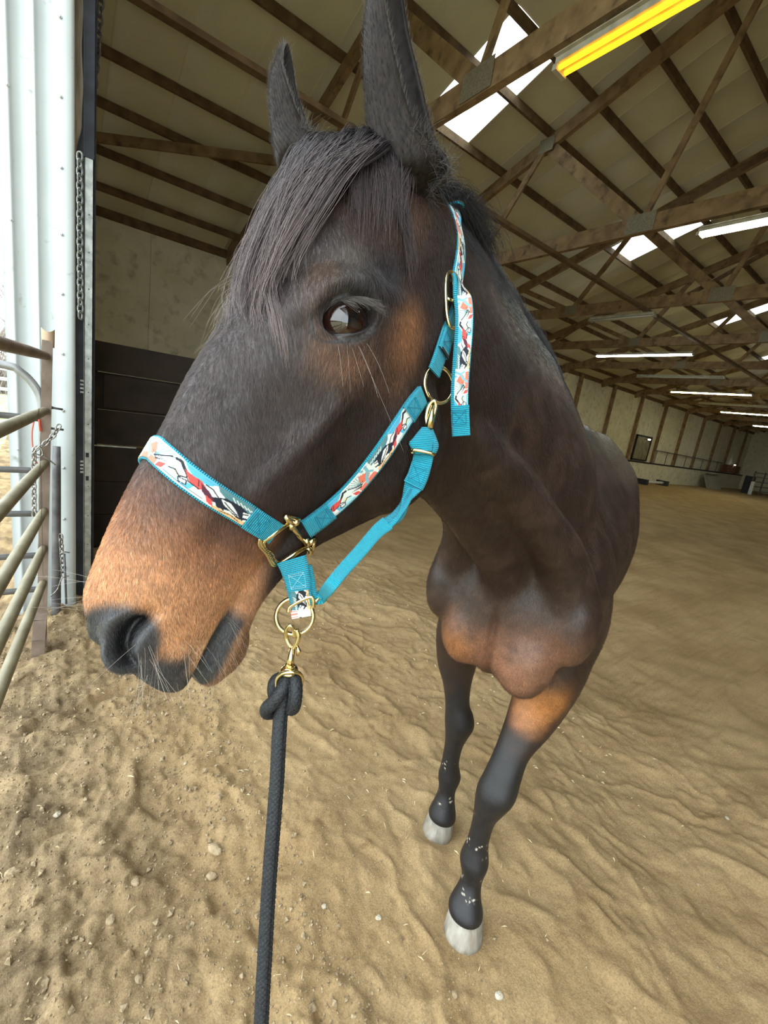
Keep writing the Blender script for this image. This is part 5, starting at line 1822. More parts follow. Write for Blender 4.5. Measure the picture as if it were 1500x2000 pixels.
# hanging tail of the crown strap, through the buckle and down
tl = [cpt(892, 545, zB - .022), cpt(899, 566, zB - .030), cpt(906, 602, zB - .034), cpt(906, 645, zB - .032), cpt(902, 700, zB - .024), cpt(898, 760, zB - .014), cpt(898, 810, zB - .006), cpt(900, 852, zB + .000)]
PT = resample(spline(tl, 120), 110)
tn = -R[:, 2] * .93 - R[:, 0] * .30; tn /= np.linalg.norm(tn)
tn0 = -R[:, 2] * .55 + R[:, 0] * .8; tn0 /= np.linalg.norm(tn0)
wt = sstep(0, .25, np.linspace(0, 1, 110))[:, None]
NT = tn0 * (1 - wt) + tn * wt; NT /= np.linalg.norm(NT, axis=1)[:, None]
strap('crown_strap_tail', PT, NT, .0232, .0034, M_WEB, halter)
ft = resample(PT[:92], 640); nft = np.stack([np.interp(np.linspace(0, 1, 640), np.linspace(0, 1, 92), NT[:92, k]) for k in range(3)], -1)
Wt = np.cross(nft, np.gradient(ft, axis=0)); Wt /= np.linalg.norm(Wt, axis=1)[:, None]
strap('printed_ribbon', ft + nft * .0021 + R[:, 0] * .0020, nft, .0178, .0008, M_PRINT, halter, nv=37, paint=(lambda s, t: print_art(60 + s * 1000.0, t * 10.2, -1)))
strap('end_tab', PT[88:] + NT[88:] * .0034 + R[:, 0] * .0012, NT[88:], .0240, .003, M_WEB, halter)
stitches(PT[90:104] + NT[90:104] * .0052, NT[90:104], halter)

# throat strap: snap on the cheek ring, folded slide, twist, thin strap to the chin ring
zS = zR - .016
m = MB()
m.tube(spline([cpt(836, 838, zS), cpt(832, 815, zS), cpt(838, 792, zS), cpt(848, 783, zS - .002), cpt(851, 794, zS), cpt(846, 815, zS), cpt(840, 838, zS)], 40), .0028, 10)
P1, P2, P3, P4 = cpt(840, 790, zS - .003), cpt(849, 786, zS - .003), cpt(846, 836, zS - .002), cpt(826, 836, zS - .002)
m.tube([cpt(838, 836, zS - .003), cpt(842, 815, zS - .004), cpt(846, 792, zS - .004)], [.0052, .0042, .0026], 12)
m.obj('throat_snap', M_BRASS, halter, True)
w1 = [cpt(833, 836, zS + .001), cpt(817, 852, zS - .006), cpt(812, 868, zS - .006), cpt(822, 884, zS - .002), cpt(826, 905, zS + .002), cpt(820, 930, zS + .004), cpt(808, 950, zS + .006)]
def facing(pts, n, width, mat, nm, side=0.0, twist=None, thick=.003):
    P_ = resample(spline(pts, 6 * n), n)
    t_ = np.gradient(P_, axis=0); t_ /= np.linalg.norm(t_, axis=1)[:, None]
    v_ = P_ - CAM; v_ /= np.linalg.norm(v_, axis=1)[:, None]
    n0 = -v_ - t_ * np.sum(-v_ * t_, 1)[:, None]; n0 /= np.linalg.norm(n0, axis=1)[:, None]
    b0 = np.cross(t_, n0)
    ang = np.full(n, side) if twist is None else np.interp(np.linspace(0, 1, n), *twist)
    N_ = n0 * np.cos(ang)[:, None] + b0 * np.sin(ang)[:, None]
    return strap(nm, P_, N_, width, thick, mat, halter), P_, N_
# folded loop hanging from the snap: two flat lobes of webbing
def lobe(e1, e2, n=26, m=12, bulge=.004):
    A1 = resample(spline(e1, 100), n); A2 = resample(spline(e2, 100), n)
    t = np.linspace(0, 1, m)
    Pg = A1[:, None] * (1 - t)[None, :, None] + A2[:, None] * t[None, :, None] - R[:, 2] * (bulge * np.sin(np.pi * t))[None, :, None]
    P_ = np.concatenate([Pg, Pg[:, ::-1] + R[:, 2] * .0026], 1)
    me = grid_mesh('throat_strap', P_, close_v=True)
    L1 = np.r_[0, np.cumsum(np.linalg.norm(np.diff((A1 + A2) / 2, axis=0), axis=1))]
    tt = np.concatenate([t, t[::-1]])
    set_uv(me, np.stack([np.repeat(L1[:, None], 2 * m, 1), np.tile(tt * .026, (n, 1))], -1).reshape(-1, 2))
    return link('throat_strap', me, M_WEB, halter)
lobe([cpt(839, 836, zS - .004), cpt(846, 850, zS - .004), cpt(847, 868, zS - .003), cpt(843, 888, zS - .001)], [cpt(824, 834, zS - .002), cpt(806, 856, zS - .004), cpt(799, 867, zS - .004), cpt(811, 888, zS - .001)])
lobe([cpt(846, 838, zS + .001), cpt(853, 856, zS - .001), cpt(857, 872, zS - .001), cpt(850, 890, zS + .001)], [cpt(839, 842, zS - .003), cpt(845, 862, zS - .004), cpt(846, 874, zS - .004), cpt(842, 888, zS - .002)], m=8, bulge=.003)
facing([cpt(829, 880, zS + .001), cpt(824, 905, zS + .003), cpt(817, 930, zS + .005), cpt(808, 950, zS + .006)], 40, .0258, M_WEB, 'throat_strap', side=.1)
_, Pq, Nq = facing([cpt(823, 906, zS + .002), cpt(815, 930, zS + .003), cpt(806, 948, zS + .004)], 30, .0256, M_WEB, 'end_tab', side=.1)
stitches(Pq + Nq * .0017, Nq, halter)
facing([cpt(808, 948, zS + .007), cpt(798, 968, zS + .004), cpt(786, 990, zS - .002), cpt(768, 1012, zS - .010), cpt(745, 1032, zS - .018)], 90, np.interp(np.linspace(0, 1, 90), [0, .25, .6, 1], [.025, .017, .0165, .0165]), M_WEB, 'throat_strap', twist=([0, .3, .6, 1], [.1, 1.0, .9, .15]))
facing([cpt(803, 955, zS + .003), cpt(792, 975, zS + .000), cpt(788, 995, zS - .004), cpt(776, 1014, zS - .008), cpt(748, 1028, zS - .014)], 90, .011, M_WEB, 'throat_strap', twist=([0, .4, 1], [-1.0, -.7, -.9]))
_, Pt_, _ = facing([cpt(757, 1022, zS - .016), cpt(735, 1040, zS - .022), cpt(705, 1075, zS - .036), cpt(672, 1112, zS - .052), cpt(645, 1145, zS - .062), cpt(628, 1166, zr + .006)], 120, np.interp(np.linspace(0, 1, 120), [0, .15, .8, 1], [.019, .0165, .0150, .013]), M_WEBF, 'throat_strap', side=.15)
facing([cpt(628, 1160, zr + .004), cpt(622, 1166, zr + .001), cpt(626, 1172, zr + .003), cpt(634, 1164, zr + .008)], 24, .011, M_WEBF, 'throat_strap', side=.5)
m = MB()
m.tube([cpt(805, 882, zS - .006), cpt(808, 878, zS - .008), cpt(842, 885, zS - .006), cpt(848, 889, zS - .004)], .0024, 10)
m.tube([cpt(803, 876, zS - .004), cpt(806, 886, zS - .006)], .0024, 8)
m.tube([cpt(846, 880, zS), cpt(847, 890, zS - .003)], .0022, 8)
m.obj('slide_buckle', M_BRASS, halter, True)
m = MB(); m.tube(spline([cpt(626, 1166, zr + .002), cpt(618, 1173, zr - .001), cpt(611, 1181, zr - .002), cpt(606, 1190, zr)], 14), [.0020] * 14, 10)
m.obj('ring_hook', M_BRASS, halter, True)

# ---------------- lead rope with bolt snap
lead = thing('lead_rope', cpt(560, 1400, zr), 'black braided lead rope with brass bolt snap hanging from the halter chin ring', 'lead rope')
M_ROPE = mat_noise('black_braid', (.007, .008, .010), (.030, .033, .040), scale=420, rough=.6, bump=.2, bscale=900, bdist=.0006)
zl = zr - .004
m = MB()
m.tube(spline([cpt(576, 1244, zl), cpt(573, 1228, zl - .004), cpt(566, 1222, zl - .006), cpt(559, 1230, zl - .004), cpt(559, 1245, zl), cpt(564, 1258, zl), cpt(572, 1268, zl)], 40), .0026, 10)
m.tube(spline([cpt(579, 1230, zl - .004), cpt(583, 1240, zl - .003), cpt(581, 1252, zl - .002), cpt(574, 1266, zl)], 20), [.0030] * 20, 10)
m.tube([cpt(580, 1262, zl - .002), cpt(584, 1272, zl - .003), cpt(581, 1280, zl - .002)], [.0022, .0030, .0016], 8)
m.tube([cpt(571, 1264, zl), cpt(568, 1285, zl - .001), cpt(566, 1303, zl - .002)], [.0034, .0042, .0050], 14)
m.torus(cpt(565, 1309, zl - .002), UZ * .94 - R[:, 2] * .3, .0078, .0030, 24, 8)
m.torus(cpt(565, 1303, zl - .002), UZ * .94 - R[:, 2] * .3, .0052, .0022, 24, 8)
m.tube(spline([cpt(541, 1341, zl - .003), cpt(542, 1327, zl - .006), cpt(551, 1316, zl - .010), cpt(566, 1313, zl - .011), cpt(581, 1314, zl - .007), cpt(589, 1323, zl), cpt(588, 1338, zl + .004)], 40), .0028, 10)
m.tube(spline([cpt(541, 1341, zl - .003), cpt(545, 1350, zl + .004), cpt(566, 1354, zl + .010), cpt(584, 1349, zl + .008), cpt(588, 1338, zl + .004)], 30), .0026, 10)
m.obj('bolt_snap', M_BRASS, lead, True)
def rope(name, pts, r, parent, n=None, turns=2.0):
    P_ = spline(pts, 400); L_ = np.linalg.norm(np.diff(P_, axis=0), axis=1).sum()
    n = n or int(L_ / .00055); P_ = resample(P_, n)
    T_, N_, B_ = frames(P_)
    k = 48; th = np.linspace(0, 2 * np.pi, k, endpoint=False); s_ = np.linspace(0, L_, n)
    A_ = th[None] * 8; S_ = s_[:, None] * 2 * np.pi / .0062
    f1, f2 = np.sin(A_ + S_), np.sin(A_ - S_)
    weave = np.where(np.sin(th[None] * 8 ) * np.sin(S_) > 0, np.abs(f1), np.abs(f2))
    groove = -.9 * np.exp(-((np.mod(th[None] + math.pi * .5, 2 * np.pi) - 1.2) / .14) ** 2) * (0.6 + .4 * np.abs(np.sin(S_)))
    rr = r * (1 + .16 * weave + .20 * groove)
    Pg = P_[:, None] + rr[..., None] * (np.cos(th)[None, :, None] * N_[:, None] + np.sin(th)[None, :, None] * B_[:, None])
    return link(name, grid_mesh(name, Pg, close_v=True), M_ROPE, parent)
zq = zl
rope('rope', [cpt(558, 1352, zq + .006), cpt(549, 1390, zq + .004), cpt(545, 1440, zq), cpt(541, 1520, zq - .002), cpt(535, 1600, zq - .004), cpt(528, 1690, zq - .006), cpt(522, 1780, zq - .008), cpt(517, 1870, zq - .010), cpt(512, 1960, zq - .012), cpt(508, 2060, zq - .014), cpt(508, 2140, zq - .02)], .0078, lead)
rope('knot', [cpt(560, 1322, zq + .004), cpt(556, 1336, zq - .008), cpt(545, 1356, zq - .014), cpt(531, 1374, zq - .012), cpt(521, 1384, zq - .004), cpt(524, 1392, zq + .010), cpt(545, 1388, zq + .018)], .0073, lead)
rope('knot', [cpt(572, 1322, zq + .004), cpt(576, 1334, zq - .007), cpt(577, 1352, zq - .010), cpt(575, 1372, zq - .008), cpt(571, 1383, zq + .002), cpt(560, 1380, zq + .012)], .0076, lead)
rope('knot', [cpt(549, 1322, zq + .014), cpt(537, 1330, zq + .010), cpt(533, 1346, zq + .008), cpt(536, 1366, zq + .008)], .0062, lead)
print('halter t', round(time.time() - T0, 1))

# ================================================================== DOORWAY, GATES, CHAINS
M_SIDING = mat_noise('white_siding', (.50, .55, .56), (.56, .61, .62), scale=2.0, rough=.4, spec=.4, c3=(.30, .31, .30), s3=14, t3=(.66, .8))
M_GATE = mat_noise('gate_paint_tan', (.19, .165, .10), (.28, .25, .16), scale=9, rough=.5, bump=.15, bscale=60, c3=(.42, .39, .30), s3=50, t3=(.72, .8))
M_GATEB = mat_noise('gate_paint_brown', (.16, .115, .085), (.26, .20, .16), scale=9, rough=.55, bump=.15, bscale=60, c3=(.40, .36, .30), s3=40, t3=(.70, .8))
M_PIPE = mat_noise('grey_pipe', (.22, .23, .24), (.36, .37, .38), scale=12, rough=.4, metal=.5)
M_PIPED = mat_noise('dark_pipe', (.10, .10, .11), (.20, .20, .20), scale=12, rough=.5, metal=.4)
M_CHAIN = mat_noise('chain_steel', (.18, .17, .15), (.42, .41, .38), scale=60, rough=.45, metal=.7)
M_NAVY = mat_noise('dark_navy', (.012, .014, .022), (.03, .034, .05), scale=10, rough=.6)
M_SCREW = mat_plain('screw_head', (.62, .66, .66), rough=.35, metal=.6)

# white clad jamb outside the doorway (structure)
jb = thing('trim_1', (.0, 3.4, 0), None, None, kind='structure')
JX0, JX1, JZ = -.205, .118, 4.84
xs = [JX0, JX0 + .028, JX0 + .034, JX0 + .052, JX0 + .058, JX0 + .19, JX0 + .196, JX0 + .214, JX0 + .222, .040, .040]
P = []
prof = [(-.205, .0), (-.176, .0), (-.170, -.012), (-.158, -.012), (-.152, 0), (-.065, 0), (-.060, -.010), (-.050, -.010), (-.044, 0), (.022, 0), (.028, -.004), (.030, -.018), (.096, -.020), (.112, -.014), (.118, .004)]
P = np.array([[(x, 3.4 + y, z) for z in (-.06, JZ)] for x, y in prof])
link('siding', grid_mesh('siding', P, smooth=False), M_SIDING, jb)
wobj('jamb_post', M_WOOD_W, (-.20, 3.42, -.06), (.112, 3.56, JZ), jb)
def screw_mb(x, y, z):
    return MB().ball((x, y, z), (.006, .004, .006), 8, 5).torus((x, y + .001, z), (0, 1, 0), .0075, .0016, 10, 5)
sm_ = None
for z in np.arange(.30, 4.8, .335):
    o_ = screw_mb(.055, 3.377, z + .02 * ((int(z * 7)) % 2)).obj('screw', M_SCREW, jb, True)
for z in np.arange(.45, 4.8, .62):
    screw_mb(-.164, 3.386, z).obj('screw', M_SCREW, jb, True)
# dark jamb reveal, galvanised track, torn weather board
tr_ = thing('door_track', (.19, 3.58, 0), 'galvanised overhead door track beside the white jamb', 'door track')
wobj('track', M_GALV, (.168, 3.545, .0), (.172, 3.60, 3.15), tr_)
wobj('track', M_GALV, (.168, 3.545, .0), (.214, 3.549, 3.15), tr_)
wobj('track', M_GALV, (.210, 3.545, .0), (.214, 3.60, 3.15), tr_)
wobj('dark_strip', M_NAVY, (.165, 3.540, 2.80), (.216, 3.56, 4.84), tr_)  # dark navy strip in front of the upper track
wobj('backing_board', M_NAVY, (.118, 3.605, -.05), (.230, 3.645, 4.84), tr_)
for z in (1.44, .91):
    for k in range(4):
        MB().box((.148, 3.548, z + k * .024), (.168, 3.556, z + k * .024 + .011)).obj('bracket_tooth', M_GALV, tr_)
for z in (1.02, .86):
    MB().box((.178, 3.5425, z), (.196, 3.546, z + .03)).obj('slot', M_NAVY, tr_)
for z in np.arange(.4, 2.7, .21):
    MB().ball((.192, 3.545, z), (.004, .003, .004), 8, 5).obj('bolt', M_PIPED, tr_)
# torn board: ragged lower end, curled edge
tb = []
nzv, nxv = 60, 9
for i in range(nzv):
    z = 4.84 - (4.84 - 2.80) * i / (nzv - 1)
    lo = .072 + .030 * sstep(3.55, 2.80, z) + .004 * math.sin(z * 23) + .003 * math.sin(z * 57)
    hi = .161 - .006 * math.sin(z * 9) ** 2 - .030 * sstep(2.95, 2.8, z)
    tb.append([(lo + (hi - lo) * j / (nxv - 1), 3.535 - .016 * math.exp(-(j / 1.6) ** 2) - .006 * math.sin(j * 1.3 + z * 3), z - .02 * sstep(3.0, 2.8, z) * math.sin(j * 2.1)) for j in range(nxv)])
tb = np.array(tb)
P = np.concatenate([tb, tb[:, ::-1] + np.array([0, .018, 0])], 1)
o_ = link('weather_board', grid_mesh('weather_board', P, close_v=True), M_WOOD_W)
tag(o_, 'weathered torn board hanging at the top of the doorway jamb', 'board')
e_ = np.array([[(tb[i, 0, 0] - .012 - .004 * math.sin(i * .5), 3.512 + .01 * math.sin(a_ * 2), tb[i, 0, 2]) if False else (tb[i, 0, 0] - .004 + .010 * math.cos(a_), 3.514 + .010 * math.sin(a_), tb[i, 0, 2]) for a_ in np.linspace(1.2, 4.6, 7)] for i in range(nzv)])
P = np.concatenate([e_, e_[:, ::-1] + np.array([.002, .002, 0])], 1)
link('peeling_edge', grid_mesh('peeling_edge', P, close_v=True), mat_noise('peeling_metal', (.55, .52, .40), (.72, .70, .58), scale=30, rough=.5, bump=.4), o_)

def chain(name, pts, link_len, r, label, mat=M_CHAIN, wid=.62):
    P_ = np.asarray(pts, float)
    L_ = np.linalg.norm(np.diff(P_, axis=0), axis=1).sum()
    n = max(2, int(L_ / (link_len * .74)))
    Q = resample(P_, n + 1)
    t = thing(name, P_[0], label, 'chain')
    th = np.linspace(0, 2 * np.pi, 18, endpoint=False)
    cx = np.cos(th); sx = np.sin(th)
    a_ = link_len / 2
    x = a_ * np.sign(cx) * np.abs(cx) ** .8; y = a_ * wid * np.sign(sx) * np.abs(sx) ** .8
    proto = new_mesh(name + '_link', *tube_geo(np.stack([x, y, 0 * x], -1), r, 6, closed=True), smooth=True)
    for k in range(n):
        c = (Q[k] + Q[k + 1]) / 2; d_ = Q[k + 1] - Q[k]; d_ /= np.linalg.norm(d_)
        e1 = np.cross(d_, (0.3, 1, .1)); e1 /= np.linalg.norm(e1); e2 = np.cross(d_, e1)
        an = (math.pi / 2) * (k % 2) + .35
        yv = e1 * math.cos(an) + e2 * math.sin(an); zv = np.cross(d_, yv)
        o_ = link('chain_link', proto, mat, t)
        Mx = Matrix.Identity(4)
        for i in range(3):
            Mx[i][0], Mx[i][1], Mx[i][2], Mx[i][3] = d_[i], yv[i], zv[i], c[i]
        o_.matrix_basis = Mx
    return t
chain('hoist_chain', [(.300, 4.2, 4.9), (.287, 4.2, 3.974), (.272, 4.2, 3.71), (.250, 4.2, 3.42)], .062, .0075, 'dark hoist chain hanging beside the top of the door track', mat=M_PIPED)
chain('door_chain', [(.147, 3.578, 2.82), (.148, 3.578, 2.45), (.150, 3.578, 2.05), (.151, 3.578, 1.9)], .050, .0055, 'rusty chain hanging in the gap between white jamb and door track', mat=M_GALV)

# tan pipe gate running past the photographer's left
gt = thing('pipe_gate', (-.05, 2.9, 0), 'tan tube farm gate open beside the photographer, nearest the camera at left', 'gate')
PT0, PT1 = np.array([-.014, 2.9, 1.70]), np.array([-.060, 2.9, .10])
m = MB().beam(PT1, PT0, .062, .044, up=(1, 0, 0)); m.obj('gate_post', M_GATEB, gt)
# cupped post top
cup = []
for i in range(7):
    for_ = []
    for a_ in np.linspace(-.5, np.pi + .5, 13):
        rr_ = .026 + .002 * i / 6
        for_.append((-.012 + rr_ * math.cos(a_), 2.895 - rr_ * math.sin(a_) * .8, 1.67 + .012 * i + (.018 * math.cos(a_) ** 2 if i == 6 else 0)))
    cup.append(for_)
cup = np.array(cup)
P = np.concatenate([cup, cup[:, ::-1] * 1.0 + np.array([0, .003, 0])], 1)
link('post_cap', grid_mesh('post_cap', P, close_v=True), mat_plain('tan_metal', (.50, .36, .24), .5, .2), gt)
gd = np.array([-.115, -1.0, 0])
def on_gate(z, y): return np.array([np.interp(z, [0, 1.7], [-.058, -.012]) + (2.9 - y) * -.112 if y < 2.9 else -.03, y, z])
for z, mt in ((1.625, M_GATEB), (1.356, M_GATE), (1.086, M_GATE), (.827, M_GATE), (.618, M_GATE), (.416, M_GATE)):
    a_ = on_gate(z, 2.885); b_ = on_gate(z, -.9)
    pts = [a_ + (b_ - a_) * t for t in np.linspace(0, 1, 16)]
    rad = np.r_[.014, .020, np.full(14, .0225)]
    pts[1] = pts[0] + (pts[1] - pts[0]) * .25
    o_ = MB().tube(pts, rad, 14).obj('rail', mt, gt, True)
MB().tube([on_gate(1.66, -.9), on_gate(.38, -.9)], .024, 12).obj('end_post', M_GATE, gt, True)
for y in (1.2,):
    a_, b_ = on_gate(1.62, y), on_gate(.42, y)
foot1 = spline([(-.060, 2.9, .14), (-.062, 2.902, .08), (-.058, 2.905, -.02)], 10)
MB().beam((-.064, 2.885, -.03), (-.060, 2.90, .20), .05, .012, up=(0, 1, 0)).obj('foot_strap', M_GATEB, gt)
ft_ = [(-.078, 2.80, -.03), (-.074, 2.805, .10), (-.066, 2.84, .20), (-.060, 2.88, .235)]
for q in range(3):
    MB().beam(ft_[q], ft_[q + 1], .058, .010, up=(0, 1, 0)).obj('foot_strap', M_GATEB, gt)
# grey bow gate outside, behind the post
g2 = thing('bow_gate', (-.3, 3.0, 0), 'grey tube gate with rounded corner standing outside behind the tan gate post', 'gate')
arc = [(-2.2, 3.0, 1.56), (-.6, 3.0, 1.555), (-.205, 3.0, 1.552), (-.127, 3.0, 1.528), (-.068, 3.0, 1.46), (-.043, 3.0, 1.375), (-.040, 3.0, 1.2), (-.05, 3.0, .8), (-.06, 3.0, .22)]
MB().tube(spline(arc, 60), .020, 12).obj('frame_tube', M_PIPE, g2, True)
for z in (1.30, 1.018, .775, .53, .323):
    MB().tube([(-2.2, 3.0, z), (-1, 3.0, z), (-.055, 3.0, z)], .0165, 10).obj('rail', M_PIPE, g2, True)
MB().tube([(-2.2, 3.0, 1.57), (-2.2, 3.0, .1)], .02, 10).obj('frame_tube', M_PIPE, g2, True)
# dark pipe standing by the jamb
o_ = MB().tube([(.020, 3.26, 1.12), (.018, 3.25, .95), (.008, 3.24, .10), (.004, 3.24, -.05)], [.020, .022, .026, .030], 14).obj('latch_pipe', M_PIPED, None, True)
tag(o_, 'dark steel pipe standing against the white jamb behind the gate post', 'pipe')
# chains and latch bits on the post
chain('gate_chain', [(.030, 2.84, 1.29), (.008, 2.838, 1.24), (-.034, 2.838, 1.185), (-.075, 2.838, 1.16), (-.079, 2.838, 1.02), (-.080, 2.838, .80)], .034, .0038, 'bright chain looped round the tan gate post')
chain('jamb_chain', [(.034, 3.22, .58), (.040, 3.22, .44), (.046, 3.22, .30)], .040, .0042, 'short rusty chain hanging on the foot of the white jamb')
o_ = MB().tube(spline([(-.070, 2.85, 1.32), (-.082, 2.85, 1.24), (-.080, 2.85, 1.16), (-.070, 2.85, 1.10), (-.055, 2.85, 1.07)], 24), .0035, 8).obj('cord', mat_plain('red_cord', (.62, .16, .12), .6), None, True)
o_2 = MB().tube([(-.066, 2.85, 1.33), (-.052, 2.85, 1.31), (-.046, 2.852, 1.25)], .006, 8).obj('red_tie', mat_plain('red_tie', (.66, .12, .08), .6), o_, True)
tag(o_, 'faded red cord tied to the chain on the gate post', 'cord')
for k, (p_, q_) in enumerate((((.0, 2.89, 1.372), (.045, 2.90, 1.368)), ((-.006, 2.89, 1.265), (.048, 2.90, 1.262)))):
    o_ = MB().tube([p_, q_], .0055, 8).ball(p_, .008, 8, 6).obj('latch_pin', M_PIPED, None, True)
    tag(o_, ('upper' if k == 0 else 'lower') + ' dark latch pin sticking out of the tan gate post', 'pin')
rg = MB().tube(spline([(-.079, 2.812, 1.14), (-.054, 2.812, 1.175), (-.040, 2.812, 1.14), (-.062, 2.812, 1.120), (-.082, 2.812, 1.14), (-.034, 2.815, 1.125), (.012, 2.82, 1.085)], 40), .0035, 8).obj('wire_hook', M_CHAIN, None, True)
tag(rg, 'bent wire hook looped through the chain on the gate post', 'hook')
hk = thing('hinge_hook', (.05, 3.2, .3), 'rusty wire hinge hooks low on the white jamb', 'hook')
MB().tube(spline([(-.02, 3.18, .19), (.015, 3.19, .23), (.04, 3.20, .30), (.075, 3.20, .31)], 20), .004, 8).obj('wire', M_CHAIN, hk, True)
MB().tube(spline([(.030, 3.20, .46), (.05, 3.19, .475), (.078, 3.20, .465)], 14), .004, 8).obj('wire', M_CHAIN, hk, True)
MB().tube([(.052, 3.20, .46), (.060, 3.20, .12)], .006, 8).obj('pin', M_PIPED, hk, True)

# ================================================================== OUTSIDE: dry paddock, rail fence, bare trees
M_GRASS = mat_noise('dry_grass', (.30, .27, .14), (.55, .52, .36), scale=3, rough=.9, bump=.6, bscale=30, bdist=.05, c3=(.20, .24, .10), s3=2.2, t3=(.52, .66))
gx = np.linspace(-60, -.7, 90); gy = np.linspace(-40, 60, 120)
A_, B_ = np.meshgrid(gx, gy, indexing='ij'); AB = np.stack([A_.ravel(), B_.ravel()], -1)
zz = .06 * fbm(AB, .4, 4, 91) + .02 * fbm(AB, 3, 2, 92) - .03
fld = link('paddock_ground', grid_mesh('paddock_ground', np.stack([A_, B_, zz.reshape(A_.shape)], -1)), M_GRASS); tag(fld, kind='structure')
# straw litter
def scatter_blades(name, n, area, lmin, lmax, mat, label, zf, wid=.002, kind='stuff', seed=5):
    r_ = np.random.default_rng(seed); V = []; F = []
    for k in range(n):
        x, y = r_.uniform(*area[0]), r_.uniform(*area[1]); a = r_.uniform(0, 6.28); Lb = r_.uniform(lmin, lmax)
        z = zf(x, y); dx, dy = math.cos(a) * Lb, math.sin(a) * Lb; nx_, ny_ = -math.sin(a) * wid, math.cos(a) * wid
        b = len(V); h0, h1 = r_.uniform(.001, .006), r_.uniform(.002, .012)
        V += [(x - nx_, y - ny_, z + h0), (x + nx_, y + ny_, z + h0), (x + dx + nx_, y + dy + ny_, z + h1), (x + dx - nx_, y + dy - ny_, z + h1), (x + dx / 2, y + dy / 2, z + h0 + h1 + wid)]
        F += [(b, b+1, b+4), (b+1, b+2, b+4), (b+2, b+3, b+4), (b+3, b, b+4)]
    o_ = link(name, new_mesh(name, V, F), mat)
    return tag(o_, label, 'straw', None, kind)
GHm = GH.reshape(GX.shape)
def gz(x, y):
    i = np.clip(np.searchsorted(ax, x), 1, len(ax) - 1); j = np.clip(np.searchsorted(ay, y), 1, len(ay) - 1)
    return float(GHm[i, j])
M_STRAW = mat_noise('straw', (.55, .44, .24), (.78, .68, .44), scale=12, rough=.7)
scatter_blades('loose_straw', 9000, ((-6, -.6), (2.6, 9)), .08, .28, M_STRAW, 'pale dry straw strewn on the ground outside the gate', lambda x, y: .0, wid=.005)
scatter_blades('straw_bits', 420, ((-.3, 2.6), (.25, 3.3)), .006, .026, M_STRAW, 'tiny straw bits scattered over the arena sand', gz, wid=.0009, seed=8)
# white rail fence far outside
fn_ = thing('rail_fence', (-8, 24, 0), 'white rail fence far across the paddock outside', 'fence')
M_WHITE = mat_noise('white_paint', (.72, .74, .74), (.85, .86, .85), scale=4, rough=.6)
for x in np.arange(-14, 2.1, 2.0):
    wobj('post', M_WHITE, (x - .06, 23.94, -.1), (x + .06, 24.06, 1.35), fn_)
for z in (.4, .8, 1.2):
    wobj('rail', M_WHITE, (-14, 23.97, z - .06), (2, 24.03, z + .06), fn_)
# bare trees on the skyline
M_BARK = mat_noise('grey_bark', (.22, .19, .16), (.34, .30, .26), scale=8, rough=.9)
def bare_tree(x, y, h, seed, label):
    r_ = np.random.default_rng(seed); t = thing('bare_tree', (x, y, 0), label, 'tree', 'bare trees outside')
    trunk = MB(); tw = MB()
    def grow(mb, p, d, L_, rad, lev):
        q = p + d * L_
        mb.tube([p, (p + q) / 2 + r_.normal(0, .03 * L_, 3), q], [rad, rad * .85, rad * .6], 6 if lev < 2 else 4)
        if lev >= 4: return
        for _ in range(3 if lev else 4):
            nd = d + r_.normal(0, .45, 3); nd[2] += .15; nd /= np.linalg.norm(nd)
            grow(tw if lev >= 1 else mb, p + d * L_ * r_.uniform(.55, 1), nd, L_ * r_.uniform(.55, .75), rad * .55, lev + 1)
    grow(trunk, np.array([x, y, -.1]), np.array([0, 0, 1.0]), h * .36, h * .022, 0)
    trunk.obj('trunk', M_BARK, t, True); b_ = tw.obj('branches', M_BARK, t, True); b_['kind'] = 'stuff'
for k, (x, y, h, lb) in enumerate(((-2.55, 36, 9.0, 'bare grey tree at the paddock edge, nearest the white jamb'), (-8.0, 46, 10.5, 'bare grey tree at the paddock edge, second from the jamb'),
                                   (-12.5, 44, 9.5, 'bare grey tree at the paddock edge, third from the jamb'), (-2.0, 50, 11.0, 'tall bare tree standing behind the white jamb'))):
    bare_tree(x, y, h, 40 + k, lb)
r_ = np.random.default_rng(77); hb_ = MB()
for k in range(1500):
    x, y = r_.uniform(-9, 1.5), r_.uniform(27, 33); h = r_.uniform(.8, 3.2)
    d_ = np.array([r_.normal(0, .3), r_.normal(0, .3), 1.0])
    p = np.array([x, y, -.1]); hb_.tube([p, p + d_ * h * .5 + r_.normal(0, .1, 3), p + d_ * h + r_.normal(0, .25, 3)], [.035, .025, .008], 4, cap=False)
o_ = hb_.obj('scrub_thicket', M_BARK); tag(o_, 'tangled bare grey scrub behind the white rail fence', 'scrub', None, 'stuff')

